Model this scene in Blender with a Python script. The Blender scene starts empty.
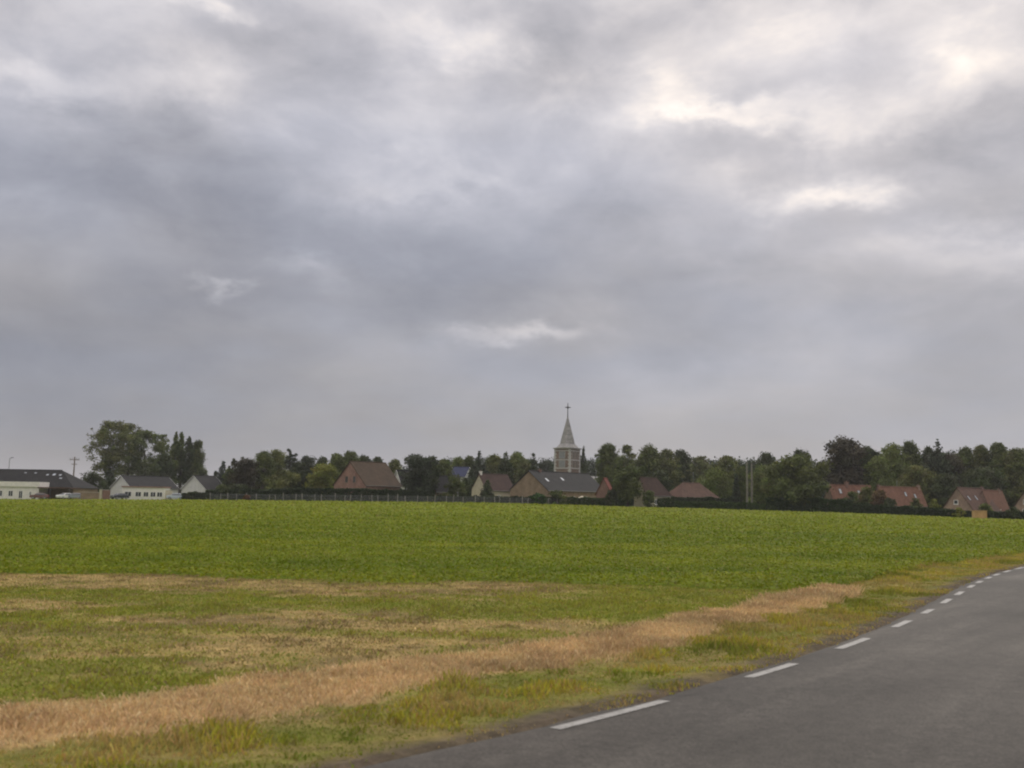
import bpy, math, random
import numpy as np
from mathutils import Matrix, Vector
random.seed(7)
RNG = np.random.default_rng(11)
S = bpy.context.scene
COL = S.collection
R_ = math.radians

# ------------------------------------------------------------------ camera
F, CX, CY, EYE = 1000.0, 512.0, 384.0, 2.0
PITCH, ROLL, HOR = math.atan(114 / 1000), R_(1.03), 498.0
cam_d = bpy.data.cameras.new('camera')
cam = bpy.data.objects.new('camera', cam_d)
COL.objects.link(cam)
ROT = Matrix.Rotation(math.pi / 2 + PITCH, 3, 'X') @ Matrix.Rotation(ROLL, 3, 'Z')
cam.matrix_world = Matrix.Translation((0, 0, EYE)) @ ROT.to_4x4()
cam_d.sensor_width = 36.0
cam_d.lens = 36.0 * F / 1024
cam_d.clip_start = 0.1
cam_d.clip_end = 9000
cam_d.dof.use_dof = True
cam_d.dof.focus_distance = 200.0
cam_d.dof.aperture_fstop = 2.0
S.camera = cam


def ray(px, py):
    return ROT @ Vector(((px - CX) / F, -(py - CY) / F, -1))


# ------------------------------------------------------------------ world
SUN_AZ, SUN_EL = R_(24), R_(34)          # azimuth measured from +Y to +X
W = bpy.data.worlds.new('World')
S.world = W
W.use_nodes = True
wt = W.node_tree
wt.nodes.clear()


class G:
    """tiny expression helper for shader maths"""
    def __init__(s, tree): s.t = tree

    def n(s, kind, **kw):
        nd = s.t.nodes.new(kind)
        for k, v in kw.items(): setattr(nd, k, v)
        return nd

    def l(s, a, b): s.t.links.new(a, b)

    def m(s, op, a, b=None, c=None, clamp=False):
        nd = s.n('ShaderNodeMath', operation=op, use_clamp=clamp)
        for i, v in enumerate((a, b, c)):
            if v is None: continue
            if isinstance(v, (int, float)): nd.inputs[i].default_value = v
            else: s.l(v, nd.inputs[i])
        return nd.outputs[0]

    def noise(s, vec, scale, detail=4, rough=.55, dist=0.0):
        nd = s.n('ShaderNodeTexNoise')
        nd.inputs['Scale'].default_value = scale
        nd.inputs['Detail'].default_value = detail
        nd.inputs['Roughness'].default_value = rough
        nd.inputs['Distortion'].default_value = dist
        if vec is not None: s.l(vec, nd.inputs['Vector'])
        return nd

    def ramp(s, fac, stops):
        nd = s.n('ShaderNodeValToRGB')
        e = nd.color_ramp.elements
        while len(e) < len(stops): e.new(0.5)
        for el, (p, c) in zip(e, stops):
            el.position = p
            el.color = (*c, 1) if len(c) == 3 else c
        s.l(fac, nd.inputs[0])
        return nd.outputs[0]

    def mix(s, fac, a, b, mode='MIX'):
        nd = s.n('ShaderNodeMix', data_type='RGBA', blend_type=mode)
        for i, v in ((0, fac), (6, a), (7, b)):
            if isinstance(v, (int, float)): nd.inputs[i].default_value = v
            elif isinstance(v, tuple): nd.inputs[i].default_value = (*v, 1) if len(v) == 3 else v
            else: s.l(v, nd.inputs[i])
        return nd.outputs[2]


g = G(wt)
sky = g.n('ShaderNodeTexSky', sky_type='NISHITA', sun_disc=False, sun_elevation=SUN_EL, sun_rotation=SUN_AZ)
tc = g.n('ShaderNodeTexCoord')
sep = g.n('ShaderNodeSeparateXYZ')
g.l(tc.outputs['Generated'], sep.inputs[0])
dx, dy, dz = sep.outputs
zc = g.m('MAXIMUM', dz, 0.0)
den = g.m('ADD', zc, 0.16)
comb = g.n('ShaderNodeCombineXYZ')
g.l(g.m('DIVIDE', dx, den), comb.inputs[0])
g.l(g.m('DIVIDE', dy, den), comb.inputs[1])
comb.inputs[2].default_value = 3.3
cp = comb.outputs[0]
# slow warp so that the cloud masses get ragged outlines
pm = g.n('ShaderNodeMapping')
pm.inputs['Scale'].default_value = (1, 1, 1.8)
g.l(tc.outputs['Generated'], pm.inputs[0])
w1 = g.noise(pm.outputs[0], 5.5, 6, .6)
ws = g.n('ShaderNodeSeparateColor')
g.l(w1.outputs['Color'], ws.inputs[0])
az = g.m('ADD', g.m('ARCTAN2', dx, dy), g.m('MULTIPLY', g.m('SUBTRACT', ws.outputs[0], .5), .30))
el = g.m('ADD', g.m('ARCSINE', dz), g.m('MULTIPLY', g.m('SUBTRACT', ws.outputs[1], .5), .15))
CLOUDS = [  # px, py, half sizes, strength: where the cloud deck is thin (+) or thick (-)
    (730, 119, 50, 8, .36), (685, 98, 24, 10, .16), (825, 187, 38, 10, .38), (800, 25, 60, 20, .20), (930, 62, 26, 12, .22),
    (855, 118, 45, 20, .22), (205, 8, 36, 9, .28), (20, 68, 36, 14, .24), (170, 88, 50, 18, .22),
    (480, 35, 45, 14, .24), (408, 182, 34, 10, .13), (472, 195, 28, 10, .12), (216, 293, 12, 6, .26), (325, 272, 30, 9, .16),
    (508, 336, 44, 7, .30), (1000, 250, 60, 15, .20), (640, 130, 60, 26, .08), (470, 110, 90, 40, .10),
    (280, 45, 60, 25, -.14), (560, 45, 50, 26, -.20), (150, 122, 90, 20, -.10), (90, 175, 120, 26, -.16), (200, 205, 140, 34, -.16),
    (350, 232, 150, 34, -.10), (610, 280, 140, 34, -.13), (480, 285, 90, 28, -.08), (1005, 130, 50, 22, -.26), (960, 200, 60, 16, -.16),
    (800, 152, 70, 12, -.12), (90, 300, 150, 70, -.08), (640, 335, 60, 14, -.10), (1010, 340, 70, 50, -.12), (620, 215, 60, 22, -.06),
    (40, 410, 330, 100, -.26), (940, 65, 95, 60, .07), (110, 60, 150, 60, -.13), (500, 90, 110, 50, -.07), (215, 300, 60, 14, -.08), (300, 200, 80, 30, .04)]
acc = None
for (px, py, sx, sy, a) in CLOUDS:
    d = ray(px, py).normalized()
    a0, e0 = math.atan2(d.x, d.y), math.asin(d.z)
    qa = g.m('MULTIPLY', g.m('SUBTRACT', az, a0), 1000 / sx / 1.15)
    qe = g.m('MULTIPLY', g.m('SUBTRACT', el, e0), 1000 / sy / 1.15)
    r2 = g.m('MULTIPLY_ADD', qe, qe, g.m('MULTIPLY', qa, qa))
    b = g.m('MULTIPLY', g.m('EXPONENT', g.m('MULTIPLY', r2, -.6)), a)
    acc = b if acc is None else g.m('ADD', acc, b)
f1 = g.noise(cp, 2.3, 7, .56, .3).outputs[0]
f2 = g.noise(cp, 0.62, 3, .5).outputs[0]
base = g.m('MULTIPLY_ADD', g.m('MINIMUM', zc, .6), .75, .268)
v = g.m('ADD', base, acc)
v = g.m('ADD', v, g.m('MULTIPLY', g.m('SUBTRACT', f1, .5), g.m('MULTIPLY_ADD', g.m('MINIMUM', zc, .5), .35, .06)))
v = g.m('ADD', v, g.m('MULTIPLY', g.m('SUBTRACT', f2, .5), .24))
f3 = g.noise(pm.outputs[0], 8.5, 8, .58, .25).outputs[0]
v = g.m('ADD', v, g.m('MULTIPLY', g.m('SUBTRACT', f3, .5), g.m('MULTIPLY_ADD', g.m('MINIMUM', zc, .5), 1.55, .12)))
ccol = g.ramp(v, [(0.0, (.228, .233, .262)), (.28, (.360, .362, .392)), (.48, (.495, .488, .512)), (.68, (.680, .655, .655)),
                  (.86, (.89, .83, .775)), (1.0, (1.04, .985, .90))])
tint = g.noise(cp, 1.1, 3, .5).outputs[0]
ccol = g.mix(1.0, ccol, g.ramp(tint, [(.36, (.975, .99, 1.055)), (.64, (1.035, 1.0, .98))]), 'MULTIPLY')
# slight warm cast low down, brighter deck overhead
low = g.m('EXPONENT', g.m('MULTIPLY', zc, -13.0))
ccol = g.mix(g.m('MULTIPLY', low, .5), ccol, (.372, .354, .362))
gain = g.m('MULTIPLY_ADD', g.m('SMOOTH_MIN', g.m('MAXIMUM', g.m('SUBTRACT', zc, .46), 0.0), .5, .1), 3.4, 1.0)
vm = g.n('ShaderNodeVectorMath', operation='SCALE')
g.l(ccol, vm.inputs[0])
g.l(g.m('MULTIPLY', gain, 10.0), vm.inputs['Scale'])
bg = g.n('ShaderNodeBackground')
bg.inputs['Strength'].default_value = 0.1
g.l(g.mix(.96, sky.outputs[0], vm.outputs[0]), bg.inputs['Color'])
wo = g.n('ShaderNodeOutputWorld')
g.l(bg.outputs[0], wo.inputs['Surface'])

# ------------------------------------------------------------------ sun, exposure
sun_d = bpy.data.lights.new('sun', 'SUN')
sun_d.energy, sun_d.angle, sun_d.color = 1.1, R_(18), (1.0, .94, .85)
sun = bpy.data.objects.new('sun', sun_d)
COL.objects.link(sun)
sd = Vector((math.sin(SUN_AZ) * math.cos(SUN_EL), math.cos(SUN_AZ) * math.cos(SUN_EL), math.sin(SUN_EL)))
sun.rotation_euler = sd.to_track_quat('Z', 'Y').to_euler()
sun.location = (0, 0, 60)
vs = S.view_settings
vs.view_transform, vs.look, vs.exposure, vs.gamma, vs.use_curve_mapping = 'Standard', 'None', 0.12, 1.0, False
S.cycles.use_denoising = True
S.cycles.max_bounces = 6
S.cycles.filter_width = 2.1

# ------------------------------------------------------------------ terrain helpers
EDGE = np.array([(-600, 235, -.4), (0, 235, -.4), (100, 235, -.02), (215, 228, .35), (330, 222, .60), (500, 235, .78), (620, 240, .5),
                 (720, 235, .28), (850, 215, .09), (950, 195, -.16), (1024, 190, -.34), (1700, 200, -.4)])


def pxg(x, y):
    return 512 + 1000 * np.asarray(x) / np.maximum(np.asarray(y), 1.0)


def gz(x, y):
    x, y = np.asarray(x, float), np.asarray(y, float)
    z = np.interp(pxg(x, y), EDGE[:, 0], EDGE[:, 2])
    t = np.clip((y - 85) / 110, 0, 1)
    return z * t * t * (3 - 2 * t) - 0.02


def hor(px): return HOR + .018 * (px - 512)
def edge(px): return float(np.interp(px, EDGE[:, 0], EDGE[:, 1]))


def gx(px, D):
    d = ray(px, hor(px))
    return d.x / d.y * D


def at(px, D):
    x = gx(px, D)
    return Vector((x, D, float(gz(x, D))))


def height(px, py, D):
    """height above the local ground of picture row py at distance D"""
    d = ray(px, py)
    return EYE + d.z / d.y * D - at(px, D).z


def vnoise(x, y, seed=0):
    x, y = np.asarray(x, float), np.asarray(y, float)
    xi, yi = np.floor(x).astype(np.int64), np.floor(y).astype(np.int64)
    fx, fy = x - xi, y - yi
    fx, fy = fx * fx * (3 - 2 * fx), fy * fy * (3 - 2 * fy)

    def h(a, b):
        n = (a * 374761393 + b * 668265263 + seed * 1442695041) & 0xffffffff
        n = ((n ^ (n >> 13)) * 1274126177) & 0xffffffff
        return ((n ^ (n >> 16)) & 0xffff) / 65535.0
    return (h(xi, yi) * (1 - fx) + h(xi + 1, yi) * fx) * (1 - fy) + (h(xi, yi + 1) * (1 - fx) + h(xi + 1, yi + 1) * fx) * fy


def fbm(x, y, seed=0):
    return (vnoise(x, y, seed) * .55 + vnoise(x * 2.1, y * 2.1, seed + 1) * .28 + vnoise(x * 4.3, y * 4.3, seed + 2) * .17)


# ------------------------------------------------------------------ materials
MATS = {}


def material(name, col, rough=.8, var=.18, scale=3.0, metal=0.0, bump=0.0, spec=.3, stretch=(1, 1, 1)):
    if name in MATS: return MATS[name]
    m = bpy.data.materials.new(name)
    m.use_nodes = True
    t = m.node_tree
    q = G(t)
    p = t.nodes['Principled BSDF']
    tcn = q.n('ShaderNodeTexCoord')
    mp = q.n('ShaderNodeMapping')
    mp.inputs['Scale'].default_value = stretch
    q.l(tcn.outputs['Object'], mp.inputs[0])
    nz = q.noise(mp.outputs[0], scale, 5, .6)
    a = tuple(c * (1 - var * 1.6) for c in col)
    b = tuple(min(1, c * (1 + var * 1.6)) for c in col)
    q.l(q.ramp(nz.outputs[0], [(.25, a), (.75, b)]), p.inputs['Base Color'])
    p.inputs['Roughness'].default_value = rough
    p.inputs['Metallic'].default_value = metal
    p.inputs['Specular IOR Level'].default_value = spec
    if bump:
        bn = q.n('ShaderNodeBump')
        bn.inputs['Strength'].default_value = bump
        q.l(nz.outputs[0], bn.inputs['Height'])
        q.l(bn.outputs[0], p.inputs['Normal'])
    MATS[name] = m
    return m


def coursed(name, col, joint, bw, bh, var=.2, rough=.85):
    """brick or tile courses"""
    m = bpy.data.materials.new(name)
    m.use_nodes = True
    q = G(m.node_tree)
    p = m.node_tree.nodes['Principled BSDF']
    tcn = q.n('ShaderNodeTexCoord')
    s3 = q.n('ShaderNodeSeparateXYZ')
    q.l(tcn.outputs['Object'], s3.inputs[0])
    cb = q.n('ShaderNodeCombineXYZ')
    q.l(q.m('ADD', s3.outputs[0], s3.outputs[1]), cb.inputs[0])
    q.l(s3.outputs[2], cb.inputs[1])
    br = q.n('ShaderNodeTexBrick')
    br.inputs['Scale'].default_value = 1
    br.inputs['Brick Width'].default_value = bw
    br.inputs['Row Height'].default_value = bh
    br.inputs['Mortar Size'].default_value = bh * .13
    br.inputs['Color1'].default_value = (*[c * (1 - var) for c in col], 1)
    br.inputs['Color2'].default_value = (*[c * (1 + var) for c in col], 1)
    br.inputs['Mortar'].default_value = (*joint, 1)
    q.l(cb.outputs[0], br.inputs['Vector'])
    nz = q.noise(tcn.outputs['Object'], .7, 5, .65)
    st = q.ramp(nz.outputs[0], [(.25, (.62, .62, .60)), (.7, (1.15, 1.13, 1.1))])
    q.l(q.mix(1.0, br.outputs[0], st, 'MULTIPLY'), p.inputs['Base Color'])
    p.inputs['Roughness'].default_value = rough
    p.inputs['Specular IOR Level'].default_value = .12
    MATS[name] = m
    return m


def attr_material(name, translucent=.3, rough=.7, spec=.15):
    """foliage and grasses: natural colour per leaf in the colour attribute, plus mottling"""
    m = bpy.data.materials.new(name)
    m.use_nodes = True
    q = G(m.node_tree)
    p = m.node_tree.nodes['Principled BSDF']
    out = m.node_tree.nodes['Material Output']
    at_ = q.n('ShaderNodeAttribute', attribute_name='Col')
    tcn = q.n('ShaderNodeTexCoord')
    nz = q.noise(tcn.outputs['Object'], .45, 3, .6)
    st = q.ramp(nz.outputs[0], [(.3, (.8, .82, .8)), (.7, (1.2, 1.16, 1.1))])
    c = q.mix(1.0, at_.outputs['Color'], st, 'MULTIPLY')
    q.l(c, p.inputs['Base Color'])
    p.inputs['Roughness'].default_value = rough
    p.inputs['Specular IOR Level'].default_value = spec
    tr = q.n('ShaderNodeBsdfTranslucent')
    q.l(c, tr.inputs['Color'])
    mx = q.n('ShaderNodeMixShader')
    mx.inputs[0].default_value = translucent
    q.l(p.outputs[0], mx.inputs[1])
    q.l(tr.outputs[0], mx.inputs[2])
    q.l(mx.outputs[0], out.inputs['Surface'])
    MATS[name] = m
    return m


M_LEAF = attr_material('foliage', .22)
M_GRASS = attr_material('grass_blades', .35)
M_BARK = material('bark', (.055, .046, .034), .9, .25, 4, bump=.4)
M_WHITE = material('white_render', (.62, .60, .55), .85, .08, 1.5)
M_GREYWHITE = material('grey_white_render', (.47, .47, .46), .85, .10, 1.2)
M_CREAM = material('cream_render', (.40, .36, .27), .85, .12, 1.4)
M_TRIM = material('white_trim', (.70, .70, .68), .5, .05)
M_GLASS = material('window_glass', (.035, .04, .045), .12, .2, 2, spec=.5)
M_SKYGLASS = material('skylight_glass', (.36, .39, .42), .6, .05, 2, spec=.25)  # pale base colour paints in the bright sky mirrored by the roof panes
M_DARK = material('dark_metal', (.05, .05, .05), .5, .2)
M_STEEL = material('galvanised_steel', (.32, .33, .34), .45, .12, 3, .6)
M_CONC = material('concrete', (.42, .40, .36), .9, .15, 3, bump=.2)
M_CONC2 = material('mossy_concrete', (.20, .192, .16), .9, .2, 3)
M_POST = material('weathered_concrete', (.16, .152, .125), .9, .2, 3)
M_WOODP = material('weathered_pole_wood', (.16, .13, .10), .9, .25, 3, stretch=(1, 1, .2))
M_BRICK = coursed('pink_brick', (0.24, 0.118, 0.095), (.25, .22, .19), .24, .075)
M_BRICKR = coursed('red_brick', (.175, .088, .068), (.24, .20, .17), .24, .075)
M_BRICKCH = coursed('old_church_brick', (.165, .108, .088), (.22, .20, .18), .24, .075)
M_BRICKT = coursed('tan_brick', (0.215, 0.155, 0.105), (.24, .20, .15), .24, .075)
M_BRICKP = coursed('pale_pink_brick', (0.26, 0.175, 0.14), (.27, .23, .2), .24, .075)
M_SLATE = coursed('slate_roof', (0.019, 0.0195, 0.02), (.03, .03, .03), .3, .16)
M_TILEB = coursed('brown_tile_roof', (0.056, 0.04, 0.024), (.06, .04, .03), .3, .2)
M_TILEP = coursed('plum_tile_roof', (0.064, 0.043, 0.036), (.06, .04, .035), .3, .2)
M_TILER = coursed('orange_tile_roof', (0.185, 0.102, 0.074), (.10, .05, .035), .3, .2)
M_TILED = coursed('dull_red_tile_roof', (0.102, 0.066, 0.051), (.08, .045, .035), .3, .2)
M_TILEX = coursed('bright_red_tile_roof', (0.17, 0.045, 0.03), (.11, .04, .03), .3, .2)
M_TILEBLUE = coursed('blue_slate_roof', (0.03, 0.04, 0.085), (.03, .03, .05), .3, .2)
M_ZINC = coursed('pale_spire_slate', (0.29, 0.285, 0.28), (.19, .19, .185), .35, .3, .1)
M_STONE = material('white_stone', (.36, .35, .335), .85, .12, 2)


# ------------------------------------------------------------------ mesh helpers
class MB:
    def __init__(s): s.v, s.f = [], []

    def add(s, vs_, fs):
        o = len(s.v)
        s.v += [tuple(p) for p in vs_]
        s.f += [tuple(i + o for i in f) for f in fs]
        return s

    def box(s, x0, x1, y0, y1, z0, z1):
        return s.add([(x0, y0, z0), (x1, y0, z0), (x1, y1, z0), (x0, y1, z0), (x0, y0, z1), (x1, y0, z1), (x1, y1, z1), (x0, y1, z1)],
                     [(3, 2, 1, 0), (4, 5, 6, 7), (0, 1, 5, 4), (1, 2, 6, 5), (2, 3, 7, 6), (3, 0, 4, 7)])

    def tube(s, pts, radii, n=8):
        pts = [Vector(p) for p in pts]
        rings = []
        for i, p in enumerate(pts):
            d = (pts[min(i + 1, len(pts) - 1)] - pts[max(i - 1, 0)]).normalized()
            a = d.cross(Vector((0.3, 1, 0.2)) if abs(d.y) < .9 else Vector((1, 0, 0))).normalized()
            b = d.cross(a)
            rings.append([p + (a * math.cos(2 * math.pi * k / n) + b * math.sin(2 * math.pi * k / n)) * radii[i] for k in range(n)])
        vs_ = [q for r in rings for q in r]
        fs = [(i * n + k, i * n + (k + 1) % n, (i + 1) * n + (k + 1) % n, (i + 1) * n + k) for i in range(len(pts) - 1) for k in range(n)]
        fs += [tuple(range(n))[::-1], tuple((len(pts) - 1) * n + k for k in range(n))]
        return s.add(vs_, fs)

    def shell(s, polys, th):
        """slabs following the polygons, thickness th downwards, closed along outer edges"""
        key = lambda p: tuple(round(c, 4) for c in p)
        cnt = {}
        for P in polys:
            for a, b in zip(P, P[1:] + P[:1]):
                k = tuple(sorted((key(a), key(b))))
                cnt[k] = cnt.get(k, 0) + 1
        dn = lambda p: (p[0], p[1], p[2] - th)
        for P in polys:
            n = len(P)
            s.add(P, [tuple(range(n))])
            s.add([dn(p) for p in P], [tuple(range(n))[::-1]])
            for a, b in zip(P, P[1:] + P[:1]):
                if cnt[tuple(sorted((key(a), key(b))))] == 1:
                    s.add([a, dn(a), dn(b), b], [(0, 1, 2, 3)])
        return s

    def build(s, name, mat, parent=None, smooth=False, bevel=0):
        me = bpy.data.meshes.new(name)
        me.from_pydata(s.v, [], s.f)
        me.materials.append(mat)
        me.validate()
        o = bpy.data.objects.new(name, me)
        COL.objects.link(o)
        if parent: o.parent = parent
        if smooth:
            for p in me.polygons: p.use_smooth = True
        if bevel:
            b = o.modifiers.new('bevel', 'BEVEL')
            b.width, b.segments, b.limit_method = bevel, 2, 'ANGLE'
        return o


def tag(o, label=None, cat=None, group=None, kind=None):
    for k, v_ in (('label', label), ('category', cat), ('group', group), ('kind', kind)):
        if v_: o[k] = v_
    return o


def empty(name, loc, rz=0, label=None, cat=None, group=None):
    o = bpy.data.objects.new(name, None)
    COL.objects.link(o)
    o.location, o.rotation_euler = loc, (0, 0, rz)
    o.empty_display_size = .5
    return tag(o, label, cat, group)


def raw_mesh(name, co, npoly, mat, cols, parent=None):
    """fast mesh of equal-sized polygons; cols = one colour per polygon"""
    me = bpy.data.meshes.new(name)
    nv = len(co)
    nf = nv // npoly
    me.vertices.add(nv)
    me.vertices.foreach_set('co', co.astype(np.float32).ravel())
    me.loops.add(nv)
    me.loops.foreach_set('vertex_index', np.arange(nv, dtype=np.int32))
    me.polygons.add(nf)
    me.polygons.foreach_set('loop_start', np.arange(0, nv, npoly, dtype=np.int32))
    me.update(calc_edges=True)
    ca = me.color_attributes.new('Col', 'FLOAT_COLOR', 'POINT')
    c4 = np.ones((nv, 4), np.float32)
    c4[:, :3] = np.repeat(cols, npoly, axis=0)
    ca.data.foreach_set('color', c4.ravel())
    me.materials.append(mat)
    o = bpy.data.objects.new(name, me)
    COL.objects.link(o)
    if parent: o.parent = parent
    return o


# ------------------------------------------------------------------ road geometry (from the painted edge line)
LINE_PTS = np.array([(0.42, 8.90), (1.63, 10.20), (2.65, 11.62), (3.61, 12.66), (4.46, 14.00), (5.37, 15.13), (6.17, 16.54), (6.93, 17.51), (7.57, 18.68), (8.23, 19.47), (8.82, 20.71), (9.48, 21.65), (9.95, 22.65), (10.59, 23.57), (11.14, 24.73), (11.71, 25.53), (12.10, 26.27), (12.59, 26.98), (13.08, 27.89), (13.61, 28.61), (13.97, 29.21), (14.47, 29.95), (15.07, 30.78), (15.71, 31.66), (16.22, 32.42), (16.92, 33.35)])
PQ = np.polyfit(LINE_PTS[:, 1], LINE_PTS[:, 0], 3)
PD = np.polyder(PQ)


def xline(y):
    y = np.asarray(y, float)
    yc = np.clip(y, 8, 34)
    sl = np.polyval(PD, yc)
    # beyond the measured part the bend goes on gently
    far = np.maximum(y - 34, 0)
    return np.polyval(PQ, yc) + sl * (y - yc) + .0006 * far ** 2 * np.exp(-far / 120)


def sdist(x, y):
    """distance to the left of the road's edge line"""
    sl = (xline(np.asarray(y) + .5) - xline(np.asarray(y) - .5))
    return (xline(y) - x) / np.sqrt(1 + sl ** 2)


def offset_line(ys, off):
    x = xline(ys)
    sl = xline(ys + .25) - xline(ys - .25)
    sl = sl / .5
    n = np.sqrt(1 + sl ** 2)
    return x - off / n, ys + off * sl / n          # off > 0: to the left (field side)


# ------------------------------------------------------------------ field
def mixc(a, b, t):
    t = np.clip(t, 0, 1)[..., None]
    return np.asarray(a) * (1 - t) + np.asarray(b) * t


def sm(x, a, b):
    t = np.clip((x - a) / (b - a), 0, 1)
    return t * t * (3 - 2 * t)


C_CROP = np.array((0.096, 0.14, 0.006))
C_CROP2 = np.array((0.17, 0.208, 0.013))
C_TAN = np.array((0.32, 0.235, 0.105))
C_SOIL = np.array((0.185, 0.135, 0.07))
C_STRAW = np.array((0.44, 0.29, 0.16))
C_VERGE = np.array((0.14, 0.145, 0.028))
C_VERGEY = np.array((0.19, 0.155, 0.055))
C_DIRT = np.array((.090, .072, .054))


def straw_bounds(y):
    y = np.asarray(y, float)
    lo = np.interp(y, [7, 9, 11, 14, 17, 21, 25], [3.0, 2.8, 2.5, 2.4, 2.3, 2.2, 2.2])
    hi = np.interp(y, [7, 10, 14, 17, 21, 25], [4.9, 4.55, 3.95, 3.6, 3.2, 2.9])
    return lo, hi


def zones(x, y):
    """colour of what covers the ground, and weights (verge, straw, mixed field, crop)"""
    s = sdist(x, y)
    n1, n2 = fbm(x * .35, y * .9, 5), fbm(x * 1.3, y * 1.9, 9)
    y2 = y + (n1 - .5) * 4.0 + (fbm(x * .9, y * 2.4, 25) - .5) * 4.5 + .05 * x
    # mixed stubble
    soil = mixc(C_TAN, C_SOIL, sm(n2, .42, .66))
    green = mixc(C_CROP2 * np.array((1.1, 1.0, 1.5)), C_VERGE, n2)
    gf = .05 + .75 * sm(y2, 16.6, 18.0) * (1 - sm(y2, 20.4, 21.8)) * 1.15 + .80 * sm(y2, 9.0, 10.2) * (1 - sm(y2, 11.6, 12.4)) * (1 - sm(x, -3.4, -2.0)) \
        + .85 * sm(x - .12 * y, -3.0, 0.5) * sm(y2, 15.5, 18) + .45 * sm(n1, .5, .62)
    gf = gf * (1 - .75 * sm(y2, 20.6, 21.6) * (1 - sm(x, -4, 0.5)))
    col = mixc(soil, green, gf)
    # crop
    rows = fbm(x * .06, y * .5, 21)
    crop = mixc(C_CROP, C_CROP2, sm(rows, .45, .75) * .55 + .5 * sm(y, 60, 140))
    wc = sm(y + (n1 - .5) * 3 + .02 * x, 24.0, 25.6)
    col = mixc(col, crop, wc)
    lo, hi = straw_bounds(y)
    s2 = s + (n2 - .5) * .9 + (fbm(x * .5, y * .5, 15) - .5) * .8
    ws_ = sm(s2, lo - .25, lo + .25) * (1 - sm(s2, hi - .3, hi + .3)) * (1 - sm(y + (n2 - .5) * 2, 23.6, 24.8))
    tail = sm(s2, .9, 1.2) * (1 - sm(s2, 2.2, 2.7)) * sm(y, 23, 25) * (1 - sm(y, 31, 36)) * .55
    col = mixc(col, mixc(C_STRAW, C_TAN, sm(n2, .45, .7)), np.maximum(ws_, tail))
    lo2 = np.where(y > 24.5, 3.3, lo)
    wv = 1 - sm(s2, lo2 - .3, lo2 + .1)
    col = mixc(col, mixc(C_VERGE, C_VERGEY, sm(n2, .42, .62)), wv * (1 - tail))
    wd = 1 - sm(s + (n2 - .5) * .7, .50, .95)
    col = mixc(col, C_DIRT, wd)
    return col, s, wv, ws_, wc, gf


def ground_z(x, y, s=None):
    s = sdist(x, y) if s is None else s
    return gz(x, y) - .05 * sm(s, .3, 1.5) + np.where((np.abs(y) < 44) & (np.abs(x) < 23), (fbm(x * .8, y * .8, 3) - .5) * .06, 0) * sm(s, .5, 2)


def axis(near0, near1, step, far0, far1):
    a = list(np.arange(near0, near1, step))
    d, p = step, near1
    while p < far1:
        a.append(p)
        d *= 1.12
        p += d
    d, p, b = step, near0, []
    while p > far0:
        d *= 1.12
        p -= d
        b.append(p)
    return np.array(b[::-1] + a)


xs, ys = axis(-24, 30, .3, -3500, 3500), axis(4, 46, .3, -600, 5000)
GX, GY = np.meshgrid(xs, ys)
gxx, gyy = GX.ravel(), GY.ravel()
colr, s_, *_ = zones(gxx, gyy)
zz = ground_z(gxx, gyy, s_)
zz = np.where((s_ < .4) & (s_ > -8), -.10, zz)
nx, ny = len(xs), len(ys)
idx = np.arange(nx * ny).reshape(ny, nx)
faces = np.stack([idx[:-1, :-1], idx[:-1, 1:], idx[1:, 1:], idx[1:, :-1]], -1).reshape(-1, 4)
me = bpy.data.meshes.new('field')
me.from_pydata(np.stack([gxx, gyy, zz], 1).tolist(), [], faces.tolist())
ca = me.color_attributes.new('Col', 'FLOAT_COLOR', 'POINT')
c4 = np.ones((len(gxx), 4), np.float32)
c4[:, :3] = colr
ca.data.foreach_set('color', c4.ravel())
mg = bpy.data.materials.new('field_ground')
mg.use_nodes = True
q = G(mg.node_tree)
pb = mg.node_tree.nodes['Principled BSDF']
a_ = q.n('ShaderNodeAttribute', attribute_name='Col')
tcn = q.n('ShaderNodeTexCoord')
nA = q.noise(tcn.outputs['Object'], 5.5, 6, .7)
mpp = q.n('ShaderNodeMapping')
mpp.inputs['Scale'].default_value = (.35, 2.2, 1)
q.l(tcn.outputs['Object'], mpp.inputs[0])
nB = q.noise(mpp.outputs[0], .9, 5, .65)
c1 = q.mix(1.0, a_.outputs['Color'], q.ramp(nA.outputs[0], [(.3, (.62, .62, .6)), (.7, (1.3, 1.28, 1.2))]), 'MULTIPLY')
c2 = q.mix(1.0, c1, q.ramp(nB.outputs[0], [(.3, (.8, .82, .8)), (.7, (1.2, 1.18, 1.15))]), 'MULTIPLY')
q.l(c2, pb.inputs['Base Color'])
pb.inputs['Roughness'].default_value = .95
pb.inputs['Specular IOR Level'].default_value = .1
bn = q.n('ShaderNodeBump')
bn.inputs['Strength'].default_value = .8
bn.inputs['Distance'].default_value = .12
q.l(nA.outputs[0], bn.inputs['Height'])
q.l(bn.outputs[0], pb.inputs['Normal'])
me.materials.append(mg)
fo = bpy.data.objects.new('field', me)
COL.objects.link(fo)
tag(fo, kind='structure')

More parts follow.
